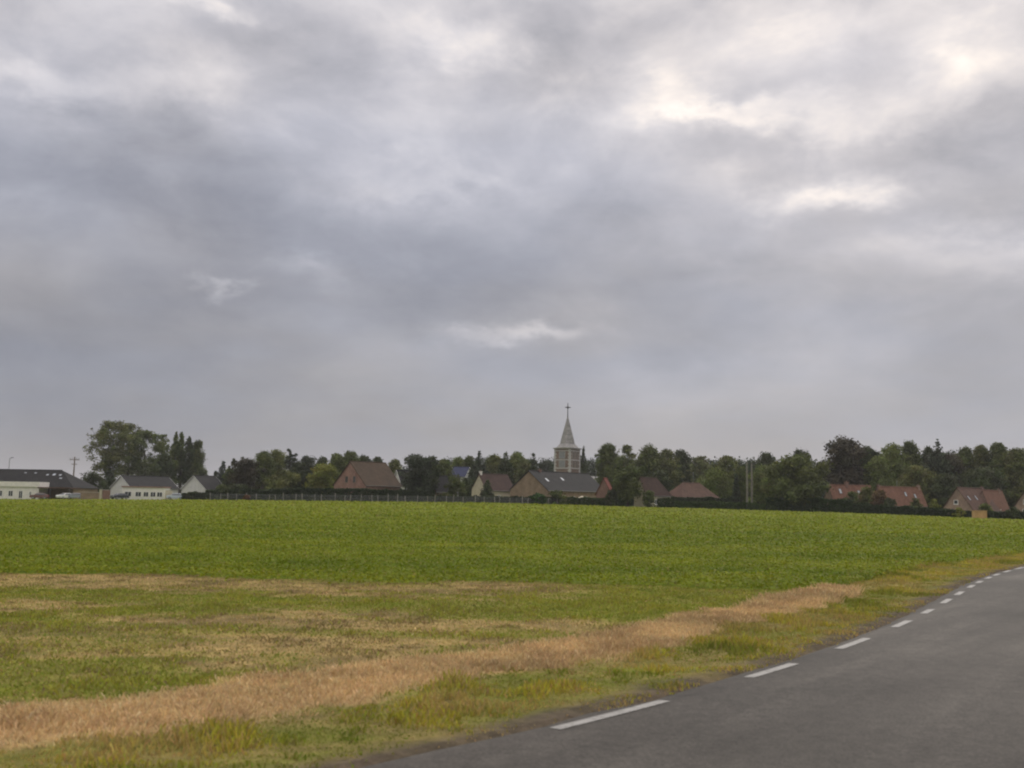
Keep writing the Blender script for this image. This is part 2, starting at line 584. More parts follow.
# ------------------------------------------------------------------ road
ROADW = 7.1
yr = np.concatenate([np.arange(-120, 4, 4.0), np.arange(4, 50, .5), np.arange(50, 330, 4.0)])
prof = [(.55, -.13), (.16, .012), (.10, .022), (0, .030), (-ROADW / 2, .075), (-ROADW, .03), (-ROADW - .4, .012), (-ROADW - .9, -.13)]
rv, rf = [], []
for off, zo in prof:
    wob = (fbm(yr * 1.7, yr * 0 + off, 31) - .5) * .24 if off in (.16, .10) else 0
    X_, Y_ = offset_line(yr, off + wob)
    for a, b in zip(X_, Y_): rv.append((a, b, float(gz(a, b)) + .02 + zo))
n = len(yr)
for k in range(len(prof) - 1):
    for i in range(n - 1):
        rf.append((k * n + i, (k + 1) * n + i, (k + 1) * n + i + 1, k * n + i + 1))
mr = bpy.data.materials.new('asphalt')
mr.use_nodes = True
q = G(mr.node_tree)
pb = mr.node_tree.nodes['Principled BSDF']
tcn = q.n('ShaderNodeTexCoord')
nf = q.noise(tcn.outputs['Object'], 38, 5, .8)
rotm = q.n('ShaderNodeMapping')
rotm.inputs['Rotation'].default_value = (0, 0, R_(40))
q.l(tcn.outputs['Object'], rotm.inputs[0])
strm = q.n('ShaderNodeMapping')
strm.inputs['Scale'].default_value = (1.3, .10, 1)
q.l(rotm.outputs[0], strm.inputs[0])
nl = q.noise(strm.outputs[0], 1.1, 5, .6)
npz = q.noise(tcn.outputs['Object'], .45, 5, .65)
cA = q.ramp(nl.outputs[0], [(.30, (.040, .036, .031)), (.55, (.055, .050, .043)), (.72, (.076, .069, .059))])
cA = q.mix(1.0, cA, q.ramp(npz.outputs[0], [(.3, (.84, .84, .83)), (.7, (1.13, 1.12, 1.12))]), 'MULTIPLY')
nm = q.noise(tcn.outputs['Object'], 7, 6, .75)
cA = q.mix(1.0, cA, q.ramp(nm.outputs[0], [(.34, (.80, .80, .80)), (.66, (1.2, 1.2, 1.2))]), 'MULTIPLY')
cA = q.mix(1.0, cA, q.ramp(nf.outputs[0], [(.33, (.45, .45, .45)), (.68, (1.55, 1.55, 1.55))]), 'MULTIPLY')
vw = q.n('ShaderNodeVectorMath', operation='MULTIPLY_ADD')
wn = q.noise(tcn.outputs['Object'], 1.4, 4, .6)
q.l(wn.outputs['Color'], vw.inputs[0])
vw.inputs[1].default_value = (.9, .9, .9)
q.l(tcn.outputs['Object'], vw.inputs[2])
vo = q.n('ShaderNodeTexVoronoi', feature='DISTANCE_TO_EDGE')
vo.inputs['Scale'].default_value = .33
q.l(vw.outputs[0], vo.inputs['Vector'])
ck = q.ramp(vo.outputs[0], [(.0, (.50, .50, .50)), (.010, (1, 1, 1))])
cA = q.mix(.3, cA, ck, 'MULTIPLY')
pt = q.noise(tcn.outputs['Object'], .22, 2, .4)
cA = q.mix(1.0, cA, q.ramp(pt.outputs[0], [(.40, (.90, .90, .90)), (.60, (1.12, 1.12, 1.12))]), 'MULTIPLY')
q.l(cA, pb.inputs['Base Color'])
pb.inputs['Roughness'].default_value = .8
pb.inputs['Specular IOR Level'].default_value = .16
bn = q.n('ShaderNodeBump')
bn.inputs['Strength'].default_value = .35
bn.inputs['Distance'].default_value = .01
q.l(nf.outputs[0], bn.inputs['Height'])
q.l(bn.outputs[0], pb.inputs['Normal'])
rb = MB()
rb.add(rv, rf)
road = rb.build('road', mr, smooth=True)
tag(road, kind='structure')
# painted dashes of the edge line
M_PAINT = material('road_paint', (.29, .285, .265), .75, .2, 6)
_t = M_PAINT.node_tree
_q = G(_t)
_tc = _q.n('ShaderNodeTexCoord')
_nz = _q.noise(_tc.outputs['Object'], 14, 6, .75)
_q.l(_q.ramp(_nz.outputs[0], [(.33, (.07, .065, .055)), (.44, (.21, .205, .19)), (.7, (.285, .28, .262))]), _t.nodes['Principled BSDF'].inputs['Base Color'])
DASH = [(8.90, 10.20), (11.62, 12.66), (14.00, 15.13), (16.54, 17.51), (18.68, 19.47), (20.71, 21.65), (22.65, 23.57), (24.73, 25.53), (26.27, 26.98), (27.89, 28.61), (29.21, 29.95), (30.78, 31.66), (32.42, 33.35)]
y0 = DASH[-1][1]
while y0 < 70:
    DASH.append((y0 + .85, y0 + 1.75))
    y0 += 1.75
y0 = DASH[0][0]
while y0 > -6:
    DASH.append((y0 - 3.5, y0 - 2.2))
    y0 -= 2.65


def road_z(off): return float(np.interp(-off, [-p[0] for p in prof], [p[1] for p in prof]))


for a, b in DASH:
    mb = MB()
    k = 7
    yy = np.linspace(a, b, k)
    L_, R2 = offset_line(yy, .065), offset_line(yy, -.065)
    vv = [(x, y, float(gz(x, y)) + .02 + road_z(.075) + .006) for x, y in zip(*L_)] + [(x, y, float(gz(x, y)) + .02 + road_z(-.075) + .006) for x, y in zip(*R2)]
    mb.add(vv, [(i, k + i, k + i + 1, i + 1) for i in range(k - 1)])
    mb.build('line_dash', M_PAINT, road)


# ------------------------------------------------------------------ grasses and crop (uncountable ground cover)
def blades(name, x, y, h, w, col, lean=.5, flat=False, fold=0):
    n = len(x)
    z = ground_z(x, y) - .006
    a = RNG.uniform(0, 2 * np.pi, n)
    ca_, sa_ = np.cos(a), np.sin(a)
    la = RNG.uniform(0, 2 * np.pi, n)
    lr = h * lean * RNG.uniform(.2, 1.2, n)
    P = np.zeros((n, 4, 3))
    P[:, 0] = np.stack([x - ca_ * w / 2, y - sa_ * w / 2, z], 1)
    P[:, 1] = np.stack([x + ca_ * w / 2, y + sa_ * w / 2, z], 1)
    tx, ty = x + np.cos(la) * lr, y + np.sin(la) * lr
    P[:, 2] = np.stack([tx + ca_ * w * .32, ty + sa_ * w * .32, z + h], 1)
    P[:, 3] = np.stack([tx - ca_ * w * .32, ty - sa_ * w * .32, z + h * RNG.uniform(.8, 1.0, n)], 1)
    return tag(raw_mesh(name, P.reshape(-1, 3), 4, M_GRASS, np.clip(col, 0, 1)), kind='stuff')


def jit(c, k=.3, hue=.12):
    n = len(c)
    return c * RNG.uniform(1 - k, 1 + k, (n, 1)) * (1 + RNG.uniform(-hue, hue, (n, 3)))


def along(n, ya, yb, oa, ob, p=1.0):
    """n random spots along the road between offsets oa..ob (crowded towards the near end by p)"""
    yy = ya + (yb - ya) * RNG.random(n) ** p
    off = RNG.uniform(oa, ob, n)
    X_, Y_ = offset_line(yy, off)
    return X_, Y_, off


# verge
x, y, o = along(185000, 2.5, 64, .25, 3.5, 1.5)
col, s, wv, wstr, wc, gf = zones(x, y)
cl = fbm(x * 1.6, y * 1.6, 41)
keep = (wv > RNG.random(len(x)) * .9) & (RNG.random(len(x)) < sm(s + (cl - .5) * 1.0, .25, .80) * .97 + .03)
x, y, cl = x[keep], y[keep], cl[keep]
c = mixc(np.array((.175, .200, .022)), np.array((.34, .31, .042)), sm(cl, .3, .62))
c = mixc(c, np.array((.36, .25, .11)), (RNG.random(len(x)) < .26 + .25 * sm(.9 - sdist(x, y), 0, .5)) * .85)
pt2 = fbm(x * .7 + 9, y * .7, 45)
c = mixc(c, np.array((.33, .245, .105)), sm(pt2, .54, .66) * .6)
c = mixc(c, np.array((.095, .140, .018)), sm(.44 - pt2, 0, .12) * .6)
hh = .56 * (.035 + .15 * sm(cl, .42, .75) + .05 * sm(fbm(x * 3.1, y * 3.1, 47), .5, .7)) * RNG.uniform(.5, 1.25, len(x)) * (.55 + .45 * sm(sdist(x, y), .5, 1.4))
blades('verge_grass', x, y, hh, RNG.uniform(.008, .022, len(x)), jit(c), .7)
# far verge on the other side of the road
x, y, o = along(16000, -2, 40, -ROADW - 2.6, -ROADW - .75)
blades('verge_grass', x, y, RNG.uniform(.06, .2, len(x)), RNG.uniform(.012, .03, len(x)), jit(np.tile((.12, .14, .025), (len(x), 1))), .7)
# dry straw strip
x, y, o = along(150000, 3, 26, 1.5, 5.2, 1.1)
col, s, wv, wstr, wc, gf = zones(x, y)
cl = fbm(x * 1.2, y * 1.2, 51)
keep = wstr > RNG.random(len(x)) * .95
x, y, cl = x[keep], y[keep], cl[keep]
c = mixc(np.array((.53, .385, .20)), np.array((.39, .275, .145)), sm(cl, .35, .68))
c = mixc(c, np.array((.60, .48, .28)), (RNG.random(len(x)) < .15) * .8)
hh = .75 * (.04 + .10 * cl + .12 * sm(y, 19, 22)) * RNG.uniform(.5, 1.2, len(x))
blades('dry_straw_grass', x, y, hh, RNG.uniform(.008, .02, len(x)), jit(c, .25, .06), .9)
# stubble, fallen straw and regrowth in the mixed part of the field
n = 420000
yy = 6.5 + 19.5 * RNG.random(n) ** .9
x = RNG.uniform(-1, 1, n) * 0 + (-.62 * yy - 2) + RNG.random(n) * (.62 * yy + 2 + 10.5)
y = yy
col, s, wv, wstr, wc, gf = zones(x, y)
keep = (s > 2.2) & (wstr < .35) & (wv < .4) & (wc < .7)
x, y, col, gf = x[keep], y[keep], col[keep], gf[keep]
gr = RNG.random(len(x)) < np.clip(gf * .56, .05, .72)
cl = fbm(x * 2.2, y * 2.2, 61)
c = np.where(gr[:, None], mixc(np.array((.150, .185, .022)), np.array((.245, .250, .036)), sm(cl, .3, .7)),
             mixc(np.array((.34, .265, .105)), np.array((.22, .170, .075)), sm(cl, .38, .66)))
c = mixc(c, np.array((.55, .42, .20)), ((RNG.random(len(x)) < .05) & ~gr) * .9)
hh = np.where(gr, RNG.uniform(.015, .055, len(x)), RNG.uniform(.005, .035, len(x))) * (.8 + .7 * sm(cl, .5, .7))
blades('stubble_regrowth', x, y, hh, np.where(gr, RNG.uniform(.010, .024, len(x)), RNG.uniform(.008, .024, len(x))), jit(c), 1.1)


# broad-leaved crop
def leaves(name, x, y, h, sz, col):
    n = len(x)
    z = ground_z(x, y) - .006
    nrm = RNG.normal(size=(n, 3)) * .55 + np.array((0, -.25, 1.0))
    nrm /= np.linalg.norm(nrm, axis=1)[:, None]
    t1 = np.cross(nrm, RNG.normal(size=(n, 3)))
    t1 /= np.linalg.norm(t1, axis=1)[:, None] + 1e-9
    t2 = np.cross(nrm, t1)
    ctr = np.stack([x, y, z + h], 1)
    s1, s2 = (sz * .5)[:, None], (sz * .34)[:, None]
    P = np.stack([ctr - t1 * s1, ctr + t2 * s2, ctr + t1 * s1, ctr - t2 * s2], 1)
    return tag(raw_mesh(name, P.reshape(-1, 3), 4, M_GRASS, np.clip(col, 0, 1)), kind='stuff')


n = 390000
inv = RNG.random(n)
y = 1 / (1 / 23.5 + (1 / 242 - 1 / 23.5) * inv ** .80)
x = (RNG.random(n) * 1.50 - .62) * y
D_ed = np.interp(pxg(x, y), EDGE[:, 0], EDGE[:, 1])
col, s, wv, wstr, wc, gf = zones(x, y)
keep = (wc > RNG.random(n)) & (s > 2.7) & (y < D_ed - .5)
x, y = x[keep], y[keep]
patch = fbm(x * .03 + y * .01, y * .34, 71)
cl = fbm(x * .8, y * .8, 72)
c = mixc(np.array((.110, .150, .006)), np.array((.200, .226, .014)), sm(patch, .3, .72) * .6 + sm(cl, .4, .75) * .4 + .3 * sm(y, 60, 150))
c = mixc(c, np.array((.22, .20, .06)), (RNG.random(len(x)) < .06) * .7)
leaves('field_crop', x, y, RNG.uniform(.02, .19, len(x)) * (.75 + .5 * cl), np.clip(.0024 * y, .08, .42) * RNG.uniform(.7, 1.4, len(x)), jit(c, .20, .08))
#PART2
# ------------------------------------------------------------------ houses
def opening(parent, name, side, dims, u, z, w, h, frame=None, pane=None):
    """a window or door on a wall: side 'x0','x1' = gable walls, 'y0' = long wall nearest the field; u along the wall"""
    (x0, x1, W_) = dims
    frame, pane = frame or M_TRIM, pane or M_GLASS

    def tr(a, d, zz_):     # a along the wall, d outwards
        if side == 'y0': return (x0 + a, -d, zz_)
        if side == 'x0': return (x0 - d, a, zz_)
        return (x1 + d, a, zz_)

    def slab(m, a0, a1, d0, d1, za, zb):
        p = [tr(a0, d0, za), tr(a1, d0, za), tr(a1, d1, za), tr(a0, d1, za), tr(a0, d0, zb), tr(a1, d0, zb), tr(a1, d1, zb), tr(a0, d1, zb)]
        m.add(p, [(3, 2, 1, 0), (4, 5, 6, 7), (0, 1, 5, 4), (1, 2, 6, 5), (2, 3, 7, 6), (3, 0, 4, 7)])
    t = .08
    m = MB()
    slab(m, u - w / 2, u - w / 2 + t, .002, .06, z, z + h)
    slab(m, u + w / 2 - t, u + w / 2, .002, .06, z, z + h)
    slab(m, u - w / 2 + t, u + w / 2 - t, .002, .06, z + h - t, z + h)
    slab(m, u - w / 2 + t, u + w / 2 - t, .002, .06, z, z + t)
    if w > .9: slab(m, u - t / 2, u + t / 2, .004, .055, z + t, z + h - t)
    if name == 'window': slab(m, u - w / 2 - .08, u + w / 2 + .08, .002, .12, z - .07, z - .003)
    fr = m.build(name, frame, parent)
    m = MB()
    slab(m, u - w / 2 + t, u + w / 2 - t, .003, .03, z + t, z + h - t)
    m.build('pane' if name == 'window' else 'door_leaf', pane, fr)
    return fr


def gable_house(name, label, cat, D, left, corner, right, ridge_py, eave_py, th, wall, roof, apex_px=None, hip_far=0, hip_near=0, ov=.28,
                wins=(), sky=(), chim=(), flip=False, group=None, Lmax=40, barge=None, gutter=True, loc_dz=0, L=None, Wd=None, frame=None):
    """ridge runs along local x; near corner (local origin) stands at picture column `corner`, distance D"""
    c = at(corner, D)
    co, si = math.cos(th), math.sin(th)

    def solve(px, ax, ay):       # distance along direction (ax, ay) that reaches picture column px
        u = gx(px, 1.0)
        return (u * D - c.x) / (ax - u * ay)
    if not flip:
        L = L or min(solve(right, co, si), Lmax)
        Wd = Wd or solve(left, -si, co)
        x0, x1, rz = 0.0, L, th
    else:
        L = L or min(solve(left, -co, si), Lmax)
        Wd = Wd or solve(right, si, co)
        x0, x1, rz = -L, 0.0, -th
    He, Hr = height(corner, eave_py, D), height(corner, ridge_py, D)
    # the ridge stands further back than the corner
    back = D + Wd / 2 * co
    Hr = height(corner, ridge_py, back)
    root = empty(name, c + Vector((0, 0, loc_dz)), rz, label, cat, group)
    dims = (x0, x1, Wd)
    m_ = (Hr - He) / (Wd / 2)
    tv = .14
    hn, hf = hip_near, hip_far
    gl, gr_ = (hn, hf) if not flip else (hf, hn)
    # walls
    mb = MB()
    bz = -.6
    b4 = [(x0, 0), (x1, 0), (x1, Wd), (x0, Wd)]
    vv = [(a, b, bz) for a, b in b4] + [(a, b, He) for a, b in b4]
    fs = [(0, 1, 5, 4), (2, 3, 7, 6)]
    vv += [(x0, Wd / 2, Hr - .02), (x1, Wd / 2, Hr - .02)]
    fs.append((3, 0, 4, 8, 7) if not gl else (3, 0, 4, 7))
    fs.append((1, 2, 6, 9, 5) if not gr_ else (1, 2, 6, 5))
    mb.add(vv, fs)
    mb.build('wall', wall, root)
    # roof
    ze = He - m_ * ov + tv
    zr = Hr + tv
    xa = x0 + gl if gl else x0 - .22
    xb = x1 - gr_ if gr_ else x1 + .22
    ea = x0 - (ov if gl else .22)
    eb = x1 + (ov if gr_ else .22)
    front = [(ea, -ov, ze), (eb, -ov, ze), (xb, Wd / 2, zr), (xa, Wd / 2, zr)]
    backp = [(eb, Wd + ov, ze), (ea, Wd + ov, ze), (xa, Wd / 2, zr), (xb, Wd / 2, zr)]
    polys = [front, backp]
    if gl: polys.append([(ea, Wd + ov, ze), (ea, -ov, ze), (xa, Wd / 2, zr)])
    if gr_: polys.append([(eb, -ov, ze), (eb, Wd + ov, ze), (xb, Wd / 2, zr)])
    rf_ = MB().shell(polys, .13).build('roof', roof, root)
    # ridge tiles
    MB().tube([(xa, Wd / 2, zr + .02), (xb, Wd / 2, zr + .02)], [.11, .11], 6).build('ridge_tiles', roof, rf_)
    if gutter:
        MB().tube([(ea, -ov - .06, ze - .06), (eb, -ov - .06, ze - .06)], [.06, .06], 6).build('gutter', M_DARK, rf_)
    if barge:
        for xq in ((x0 - .26) if not gl else None, (x1 + .225) if not gr_ else None):
            if xq is None: continue
            for ya, yb in ((-ov, Wd / 2), (Wd + ov, Wd / 2)):
                MB().add([(xq, ya, ze - .2), (xq + .035, ya, ze - .2), (xq + .035, ya, ze + .02), (xq, ya, ze + .02),
                        (xq, yb, zr - .2), (xq + .035, yb, zr - .2), (xq + .035, yb, zr + .02), (xq, yb, zr + .02)],
                       [(3, 2, 1, 0), (4, 5, 6, 7), (0, 1, 5, 4), (1, 2, 6, 5), (2, 3, 7, 6), (3, 0, 4, 7)]).build('bargeboard', barge, rf_)
    for (side, u, z, w, h) in wins:
        ln = (x1 - x0) if side == 'y0' else Wd
        nm = 'door' if z == 0 else 'window'
        opening(root, nm, side, dims, u * ln, z, w, h, frame, pane=M_DARK if nm == 'door' else None)
    sl = math.atan(m_)
    for (u, v_, w, h) in sky:          # roof windows on the front slope
        cx_, cy_ = x0 + u * (x1 - x0), v_ * Wd / 2
        cz_ = He + m_ * cy_ + tv
        ey, ez = math.cos(sl), math.sin(sl)

        def pt(a, b, d): return (cx_ + a, cy_ + b * ey - d * ez, cz_ + b * ez + d * ey)

        def slab(m, a0, a1, b0, b1, d0, d1):
            m.add([pt(a0, b0, d0), pt(a1, b0, d0), pt(a1, b1, d0), pt(a0, b1, d0), pt(a0, b0, d1), pt(a1, b0, d1), pt(a1, b1, d1), pt(a0, b1, d1)],
                  [(3, 2, 1, 0), (4, 5, 6, 7), (0, 1, 5, 4), (1, 2, 6, 5), (2, 3, 7, 6), (3, 0, 4, 7)])
        m = MB()
        e = .07
        slab(m, -w / 2 - e, -w / 2, -h / 2, h / 2, -.02, .09)
        slab(m, w / 2, w / 2 + e, -h / 2, h / 2, -.02, .09)
        slab(m, -w / 2 - e, w / 2 + e, h / 2, h / 2 + e, -.02, .09)
        slab(m, -w / 2 - e, w / 2 + e, -h / 2 - e, -h / 2, -.02, .09)
        fr = m.build('skylight', M_DARK, rf_)
        m = MB()
        slab(m, -w / 2 + .003, w / 2 - .003, -h / 2 + .003, h / 2 - .003, -.02, .06)
        m.build('skylight_pane', M_SKYGLASS, rf_)
    for (u, hh, w, mat) in chim:
        cx_ = x0 + u * (x1 - x0)
        m = MB()
        m.box(cx_ - w / 2, cx_ + w / 2, Wd / 2 - w * .4, Wd / 2 + w * .4, zr - .7, zr + hh)
        m.box(cx_ - w / 2 - .07, cx_ + w / 2 + .07, Wd / 2 - w * .4 - .07, Wd / 2 + w * .4 + .07, zr + hh + .002, zr + hh + .12)
        ch = m.build('chimney', mat, rf_)
        MB().tube([(cx_, Wd / 2, zr + hh + .12), (cx_, Wd / 2, zr + hh + .42)], [.12, .10], 8).build('chimney_pot', M_BRICKR, rf_)
    root['dims'] = (x0, x1, Wd)
    return root, dims, He, Hr


def antenna(parent, x, y, z0, h, rz=0.3):
    m = MB().tube([(x, y, z0), (x, y, z0 + h)], [.035, .03], 6)
    c_, s__ = math.cos(rz), math.sin(rz)
    for k in range(4):
        a = .5 - .12 * k
        q_ = z0 + h - .12 - .16 * k
        m.tube([(x - a * c_, y - a * s__, q_), (x + a * c_, y + a * s__, q_)], [.015, .015], 5)
    m.build('roof_aerial', M_STEEL, parent)


# --- far left: low white building with a dark hipped roof
def slate_hip():
    D = 243
    r, dims, He, Hr = gable_house('bungalow', 'long low building with dark slate hipped roof and white front annexe at the far left', 'house', D, -60, 73, 73, 471, 487.5, R_(8),
                                  M_BRICKT, M_SLATE, flip=True, L=34, Wd=11, hip_near=6.6, ov=.3,  # wall given darker brick to imitate the shade under the carport
                                  sky=((.775, .72, .7, .8), (.725, .70, .6, .5), (.825, .70, .6, .6), (.62, .8, .6, .35), (.54, .8, .6, .3), (.85, .50, .7, .4)))
    # front annexe
    x0, x1, W_ = dims
    a0, a1 = x1 - 24, x1 - 6.3
    z1 = height(30, 482.5, D - 4)
    zb = height(30, 487.5, D - 4)
    m = MB().box(a0, a1, -4, -.35, -.6, zb)
    m.build('annexe_wall', M_WHITE, r)
    MB().box(a0 - .25, a1 + .25, -4.3, -.32, zb + .003, z1).build('fascia', M_WHITE, r)
    for u, w, h, z in ((a1 - 10.0, 1.3, 1.3, .45), (a1 - 7.2, 1.2, 1.3, .45), (a1 - 4.6, 1.0, 1.75, 0), (a1 - 2.1, .6, .8, .8), (a1 - 13, 1.3, 1.3, .45)):
        m = MB()
        m.box(u - w / 2, u - w / 2 + .07, -4.07, -4.003, z, z + h).box(u + w / 2 - .07, u + w / 2, -4.07, -4.003, z, z + h)
        m.box(u - w / 2 + .07, u + w / 2 - .07, -4.07, -4.003, z + h - .07, z + h).box(u - .035, u + .035, -4.06, -4.003, z, z + h - .07)
        fr = m.build('window' if z else 'door', M_TRIM, r)
        MB().box(u - w / 2 + .07, u + w / 2 - .07, -4.04, -4.002, z + .02, z + h - .07).build('pane', M_GLASS, fr)
    # carport with red edge
    cw = x1 + 2.2
    zc_ = height(60, 488.5, D - 4)
    MB().box(a1 + .27, cw, -5.0, -.34, zc_ - .05, zc_ + .22).build('carport_roof', M_TILED, r)
    for xq in (a1 + 3.5, cw - .2):
        MB().box(xq - .07, xq + .07, -4.9, -4.76, -.5, zc_ - .052).build('carport_post', M_DARK, r)
    return r


slate_hip()
# brick wall between the left properties
def wall_run(name, label, cat, pa, pb_, D, top_py, mat, cap=True):
    A, B = at(pa, D), at(pb_, D)
    r = empty(name, A, math.atan2(B.y - A.y, B.x - A.x), label, cat)
    L = (B - A).length
    h = height((pa + pb_) / 2, top_py, D)
    MB().box(0, L, 0, .24, -.6, h).build('wall_face', mat, r)
    if cap: MB().box(-.04, L + .04, -.04, .28, h + .002, h + .07).build('coping', M_CONC, r)
    return r, L, h


wall_run('garden_wall', 'low brown brick garden wall between carport and small white house', 'wall', 81, 99.5, 238, 492.3, M_BRICKT)
p = at(101, 238)
r = empty('gate_pillar', p, 0, 'pale square gate pillar at the end of the brown brick wall', 'pillar')
h = height(101, 489.8, 238)
MB().box(-.25, .25, -.25, .25, -.5, h).build('shaft', M_CREAM, r)
MB().box(-.32, .32, -.32, .32, h + .002, h + .1).build('cap', M_CONC, r)
wall_run('garden_wall', 'short red brick wall right of the pale gate pillar', 'wall', 102.6, 110, 238, 490.0, M_BRICKR)

# --- small white house with sun room
r, dims, He, Hr = gable_house('bungalow', 'white gabled bungalow with glazed sun room and red trim along its front', 'house', 247, 110.5, 131, 178, 476.3, 488, R_(43), M_GREYWHITE, M_SLATE, barge=M_GREYWHITE)
def sunroom():
    D = 240
    A, B = at(122, D), at(164.5, D)
    q_ = empty('sun_room', A, 0)
    q_.parent = r
    q_.matrix_parent_inverse = Matrix.Identity(4)
    M0 = Matrix.Translation(r.location) @ Matrix.Rotation(r.rotation_euler.z, 4, 'Z')
    loc = M0.inverted() @ A
    q_.location = loc
    q_.rotation_euler = (0, 0, -r.rotation_euler.z + .02)
    L = (B - A).length
    h = height(143, 487.2, D)
    MB().box(0, L, 0, 4.0, -.5, h).build('annexe_wall', M_WHITE, q_)
    MB().box(-.15, L + .15, -.2, 4.1, h + .002, h + .26).build('red_fascia', M_BRICK, q_)
    for u, w in ((.145, 1.6), (.385, 1.4), (.565, 1.2), (.73, 1.25), (.885, 1.3)):
        c_ = u * L
        m = MB()
        m.box(c_ - w / 2, c_ - w / 2 + .06, -.06, -.003, .7, 1.85).box(c_ + w / 2 - .06, c_ + w / 2, -.06, -.003, .7, 1.85)
        m.box(c_ - w / 2 + .06, c_ + w / 2 - .06, -.06, -.003, 1.79, 1.85).box(c_ - w / 2 + .06, c_ + w / 2 - .06, -.06, -.003, .7, .76)
        m.box(c_ - .03, c_ + .03, -.055, -.003, .76, 1.79)
        m.build('window', M_TRIM, q_)
        MB().box(c_ - w / 2 + .06, c_ + w / 2 - .06, -.03, -.002, .76, 1.79).build('pane', M_GLASS, q_)
    # thing > part only: hang the pieces straight on the house
    for ch in list(q_.children):
        ch.parent = r
        ch.location = loc
        ch.rotation_euler = (0, 0, -r.rotation_euler.z + .02)
    bpy.data.objects.remove(q_)


sunroom()
wall_run('garden_wall', 'low cream wall running right from the sun room', 'wall', 165.2, 172, 239, 490.5, M_CREAM)
# second white gable
gable_house('bungalow', 'second white gabled bungalow with dark roof, left of the conifers', 'house', 246, 181.5, 205.5, 226, 476.3, 489.2, R_(50), M_GREYWHITE, M_SLATE, Lmax=16, barge=M_GREYWHITE, wins=(('y0', .3, .9, 1.2, 1.1),))
# pink brick house
r, dims, He, Hr = gable_house('brick_house', 'pink brick gabled house with brown tiled roof behind the post fence', 'house', 232, 333.5, 365.5, 400.5, 462, 485, R_(50), M_BRICK, M_TILEB,
                              wins=(('x0', .60, 4.3, .95, 1.5), ('x0', .36, 4.3, .95, 1.5), ('x0', .30, .9, 1.6, 1.3), ('y0', .3, .9, 1.4, 1.2), ('y0', .65, 0, 1.0, 2.1)), barge=M_TILEB, frame=M_WOODP)
gable_house('cottage', 'small slate roofed cottage half hidden between pink brick house and dark evergreen', 'house', 252, 392, 401, 416, 470.5, 484, R_(40), M_GREYWHITE, M_SLATE, barge=M_TRIM, gutter=False)
gable_house('cottage', 'low house with grey slate roof just right of the dark evergreen', 'house', 240, 424, 436, 452, 476, 490.5, R_(50), M_BRICKT, M_SLATE, wins=(('y0', .5, .7, 1.2, 1.0),))
gable_house('cottage', 'house with blue slate roof and white gable edge among trees', 'house', 285, 449, 464.5, 472, 467.5, 476.5, R_(12), M_GREYWHITE, M_TILEBLUE, flip=True, barge=M_TRIM)
r, dims, He, Hr = gable_house('bungalow', 'cream rendered bungalow with brown roof and a small dark conifer in front', 'house', 248, 471.5, 486, 514, 474.3, 489.3, R_(46), M_CREAM, M_TILEP, wins=(('y0', .45, .8, 1.2, 1.1),), chim=((.05, .5, .6, M_WHITE),))
MB().tube([(.6, .2, He), (.6, .2, He + 1.2)], [.05, .05], 6).build('dish_mast', M_STEEL, r)
r, dims, He, Hr = gable_house('bungalow', 'tan brick house with large gable and dark slate roof below the steeple', 'house', 243, 510, 547.5, 606, 471.5, 490, R_(52), M_BRICKT, M_SLATE,
                              sky=((.145, .52, .75, 1.2), (.42, .60, .75, 1.1)), chim=((.17, .25, .8, M_BRICKR),), wins=(('y0', .42, .7, 1.3, 1.3), ('y0', .62, .7, 1.8, 1.4), ('y0', .85, 0, .95, 2.0)))
gable_house('brick_house', 'small red gabled outbuilding right of the dark slate roof', 'shed', 240, 596, 611.5, 614.5, 478.8, 493.5, R_(66), M_BRICKR, M_TILEX, Lmax=5)
gable_house('bungalow', 'plum roofed cottage partly hidden by the round dark tree', 'house', 236, 634, 646, 671, 478.0, 493.8, R_(45), M_CREAM, M_TILEP, hip_far=3.4, wins=(('y0', .4, .7, 1.2, 1.1),))
r, dims, He, Hr = gable_house('bungalow', 'wide dull red hip roofed bungalow with tall aerial', 'house', 243, 664, 682, 718.5, 483.0, 496.5, R_(40), M_BRICKT, M_TILED, hip_near=3.6, hip_far=3.8, wins=(('y0', .5, .6, .9, .9), ('y0', .3, .6, 1.3, 1.1)))
antenna(r, dims[1] * .55, dims[2] * .5, Hr, 2.9)
# right hand terrace
r, dims, He, Hr = gable_house('row_house', 'orange roofed house behind a bush, leftmost of the terrace at right', 'house', 232, 824, 834, 872, 485.2, 500.5, R_(30), M_BRICKP, M_TILER, chim=((.42, .65, .8, M_BRICKR),), sky=((.22, .58, .7, 1.1), (.66, .5, .7, 1.1)), wins=(('y0', .3, .7, 1.2, 1.1),), L=14)
r, dims, He, Hr = gable_house('row_house', 'long orange roofed house with two small skylights and wall chimneys', 'house', 226, 872, 884, 940, 487.0, 503.5, R_(33), M_BRICKP, M_TILER, L=15.5, chim=((.02, .12, .6, M_BRICKR), (.965, .35, .7, M_BRICKP)), sky=((.585, .56, .6, 1.0), (.80, .46, .6, 1.0)), wins=(('y0', .4, .7, 1.2, 1.1), ('y0', .75, .7, 1.2, 1.1)))
antenna(r, dims[1] * .45, dims[2] * .5, Hr, 1.5)
r, dims, He, Hr = gable_house('row_house', 'pale brick gabled house with two bright skylights beside tan crate', 'house', 212, 942.5, 973, 999, 488.3, 509.5, R_(46), M_BRICKP, M_TILED, chim=((.93, .20, .6, M_BRICKP),), sky=((.14, .50, .62, 1.05), (.42, .52, .62, 1.05)), wins=(('x0', .55, 2.6, .9, .9), ('y0', .35, .6, 1.2, 1.1)))
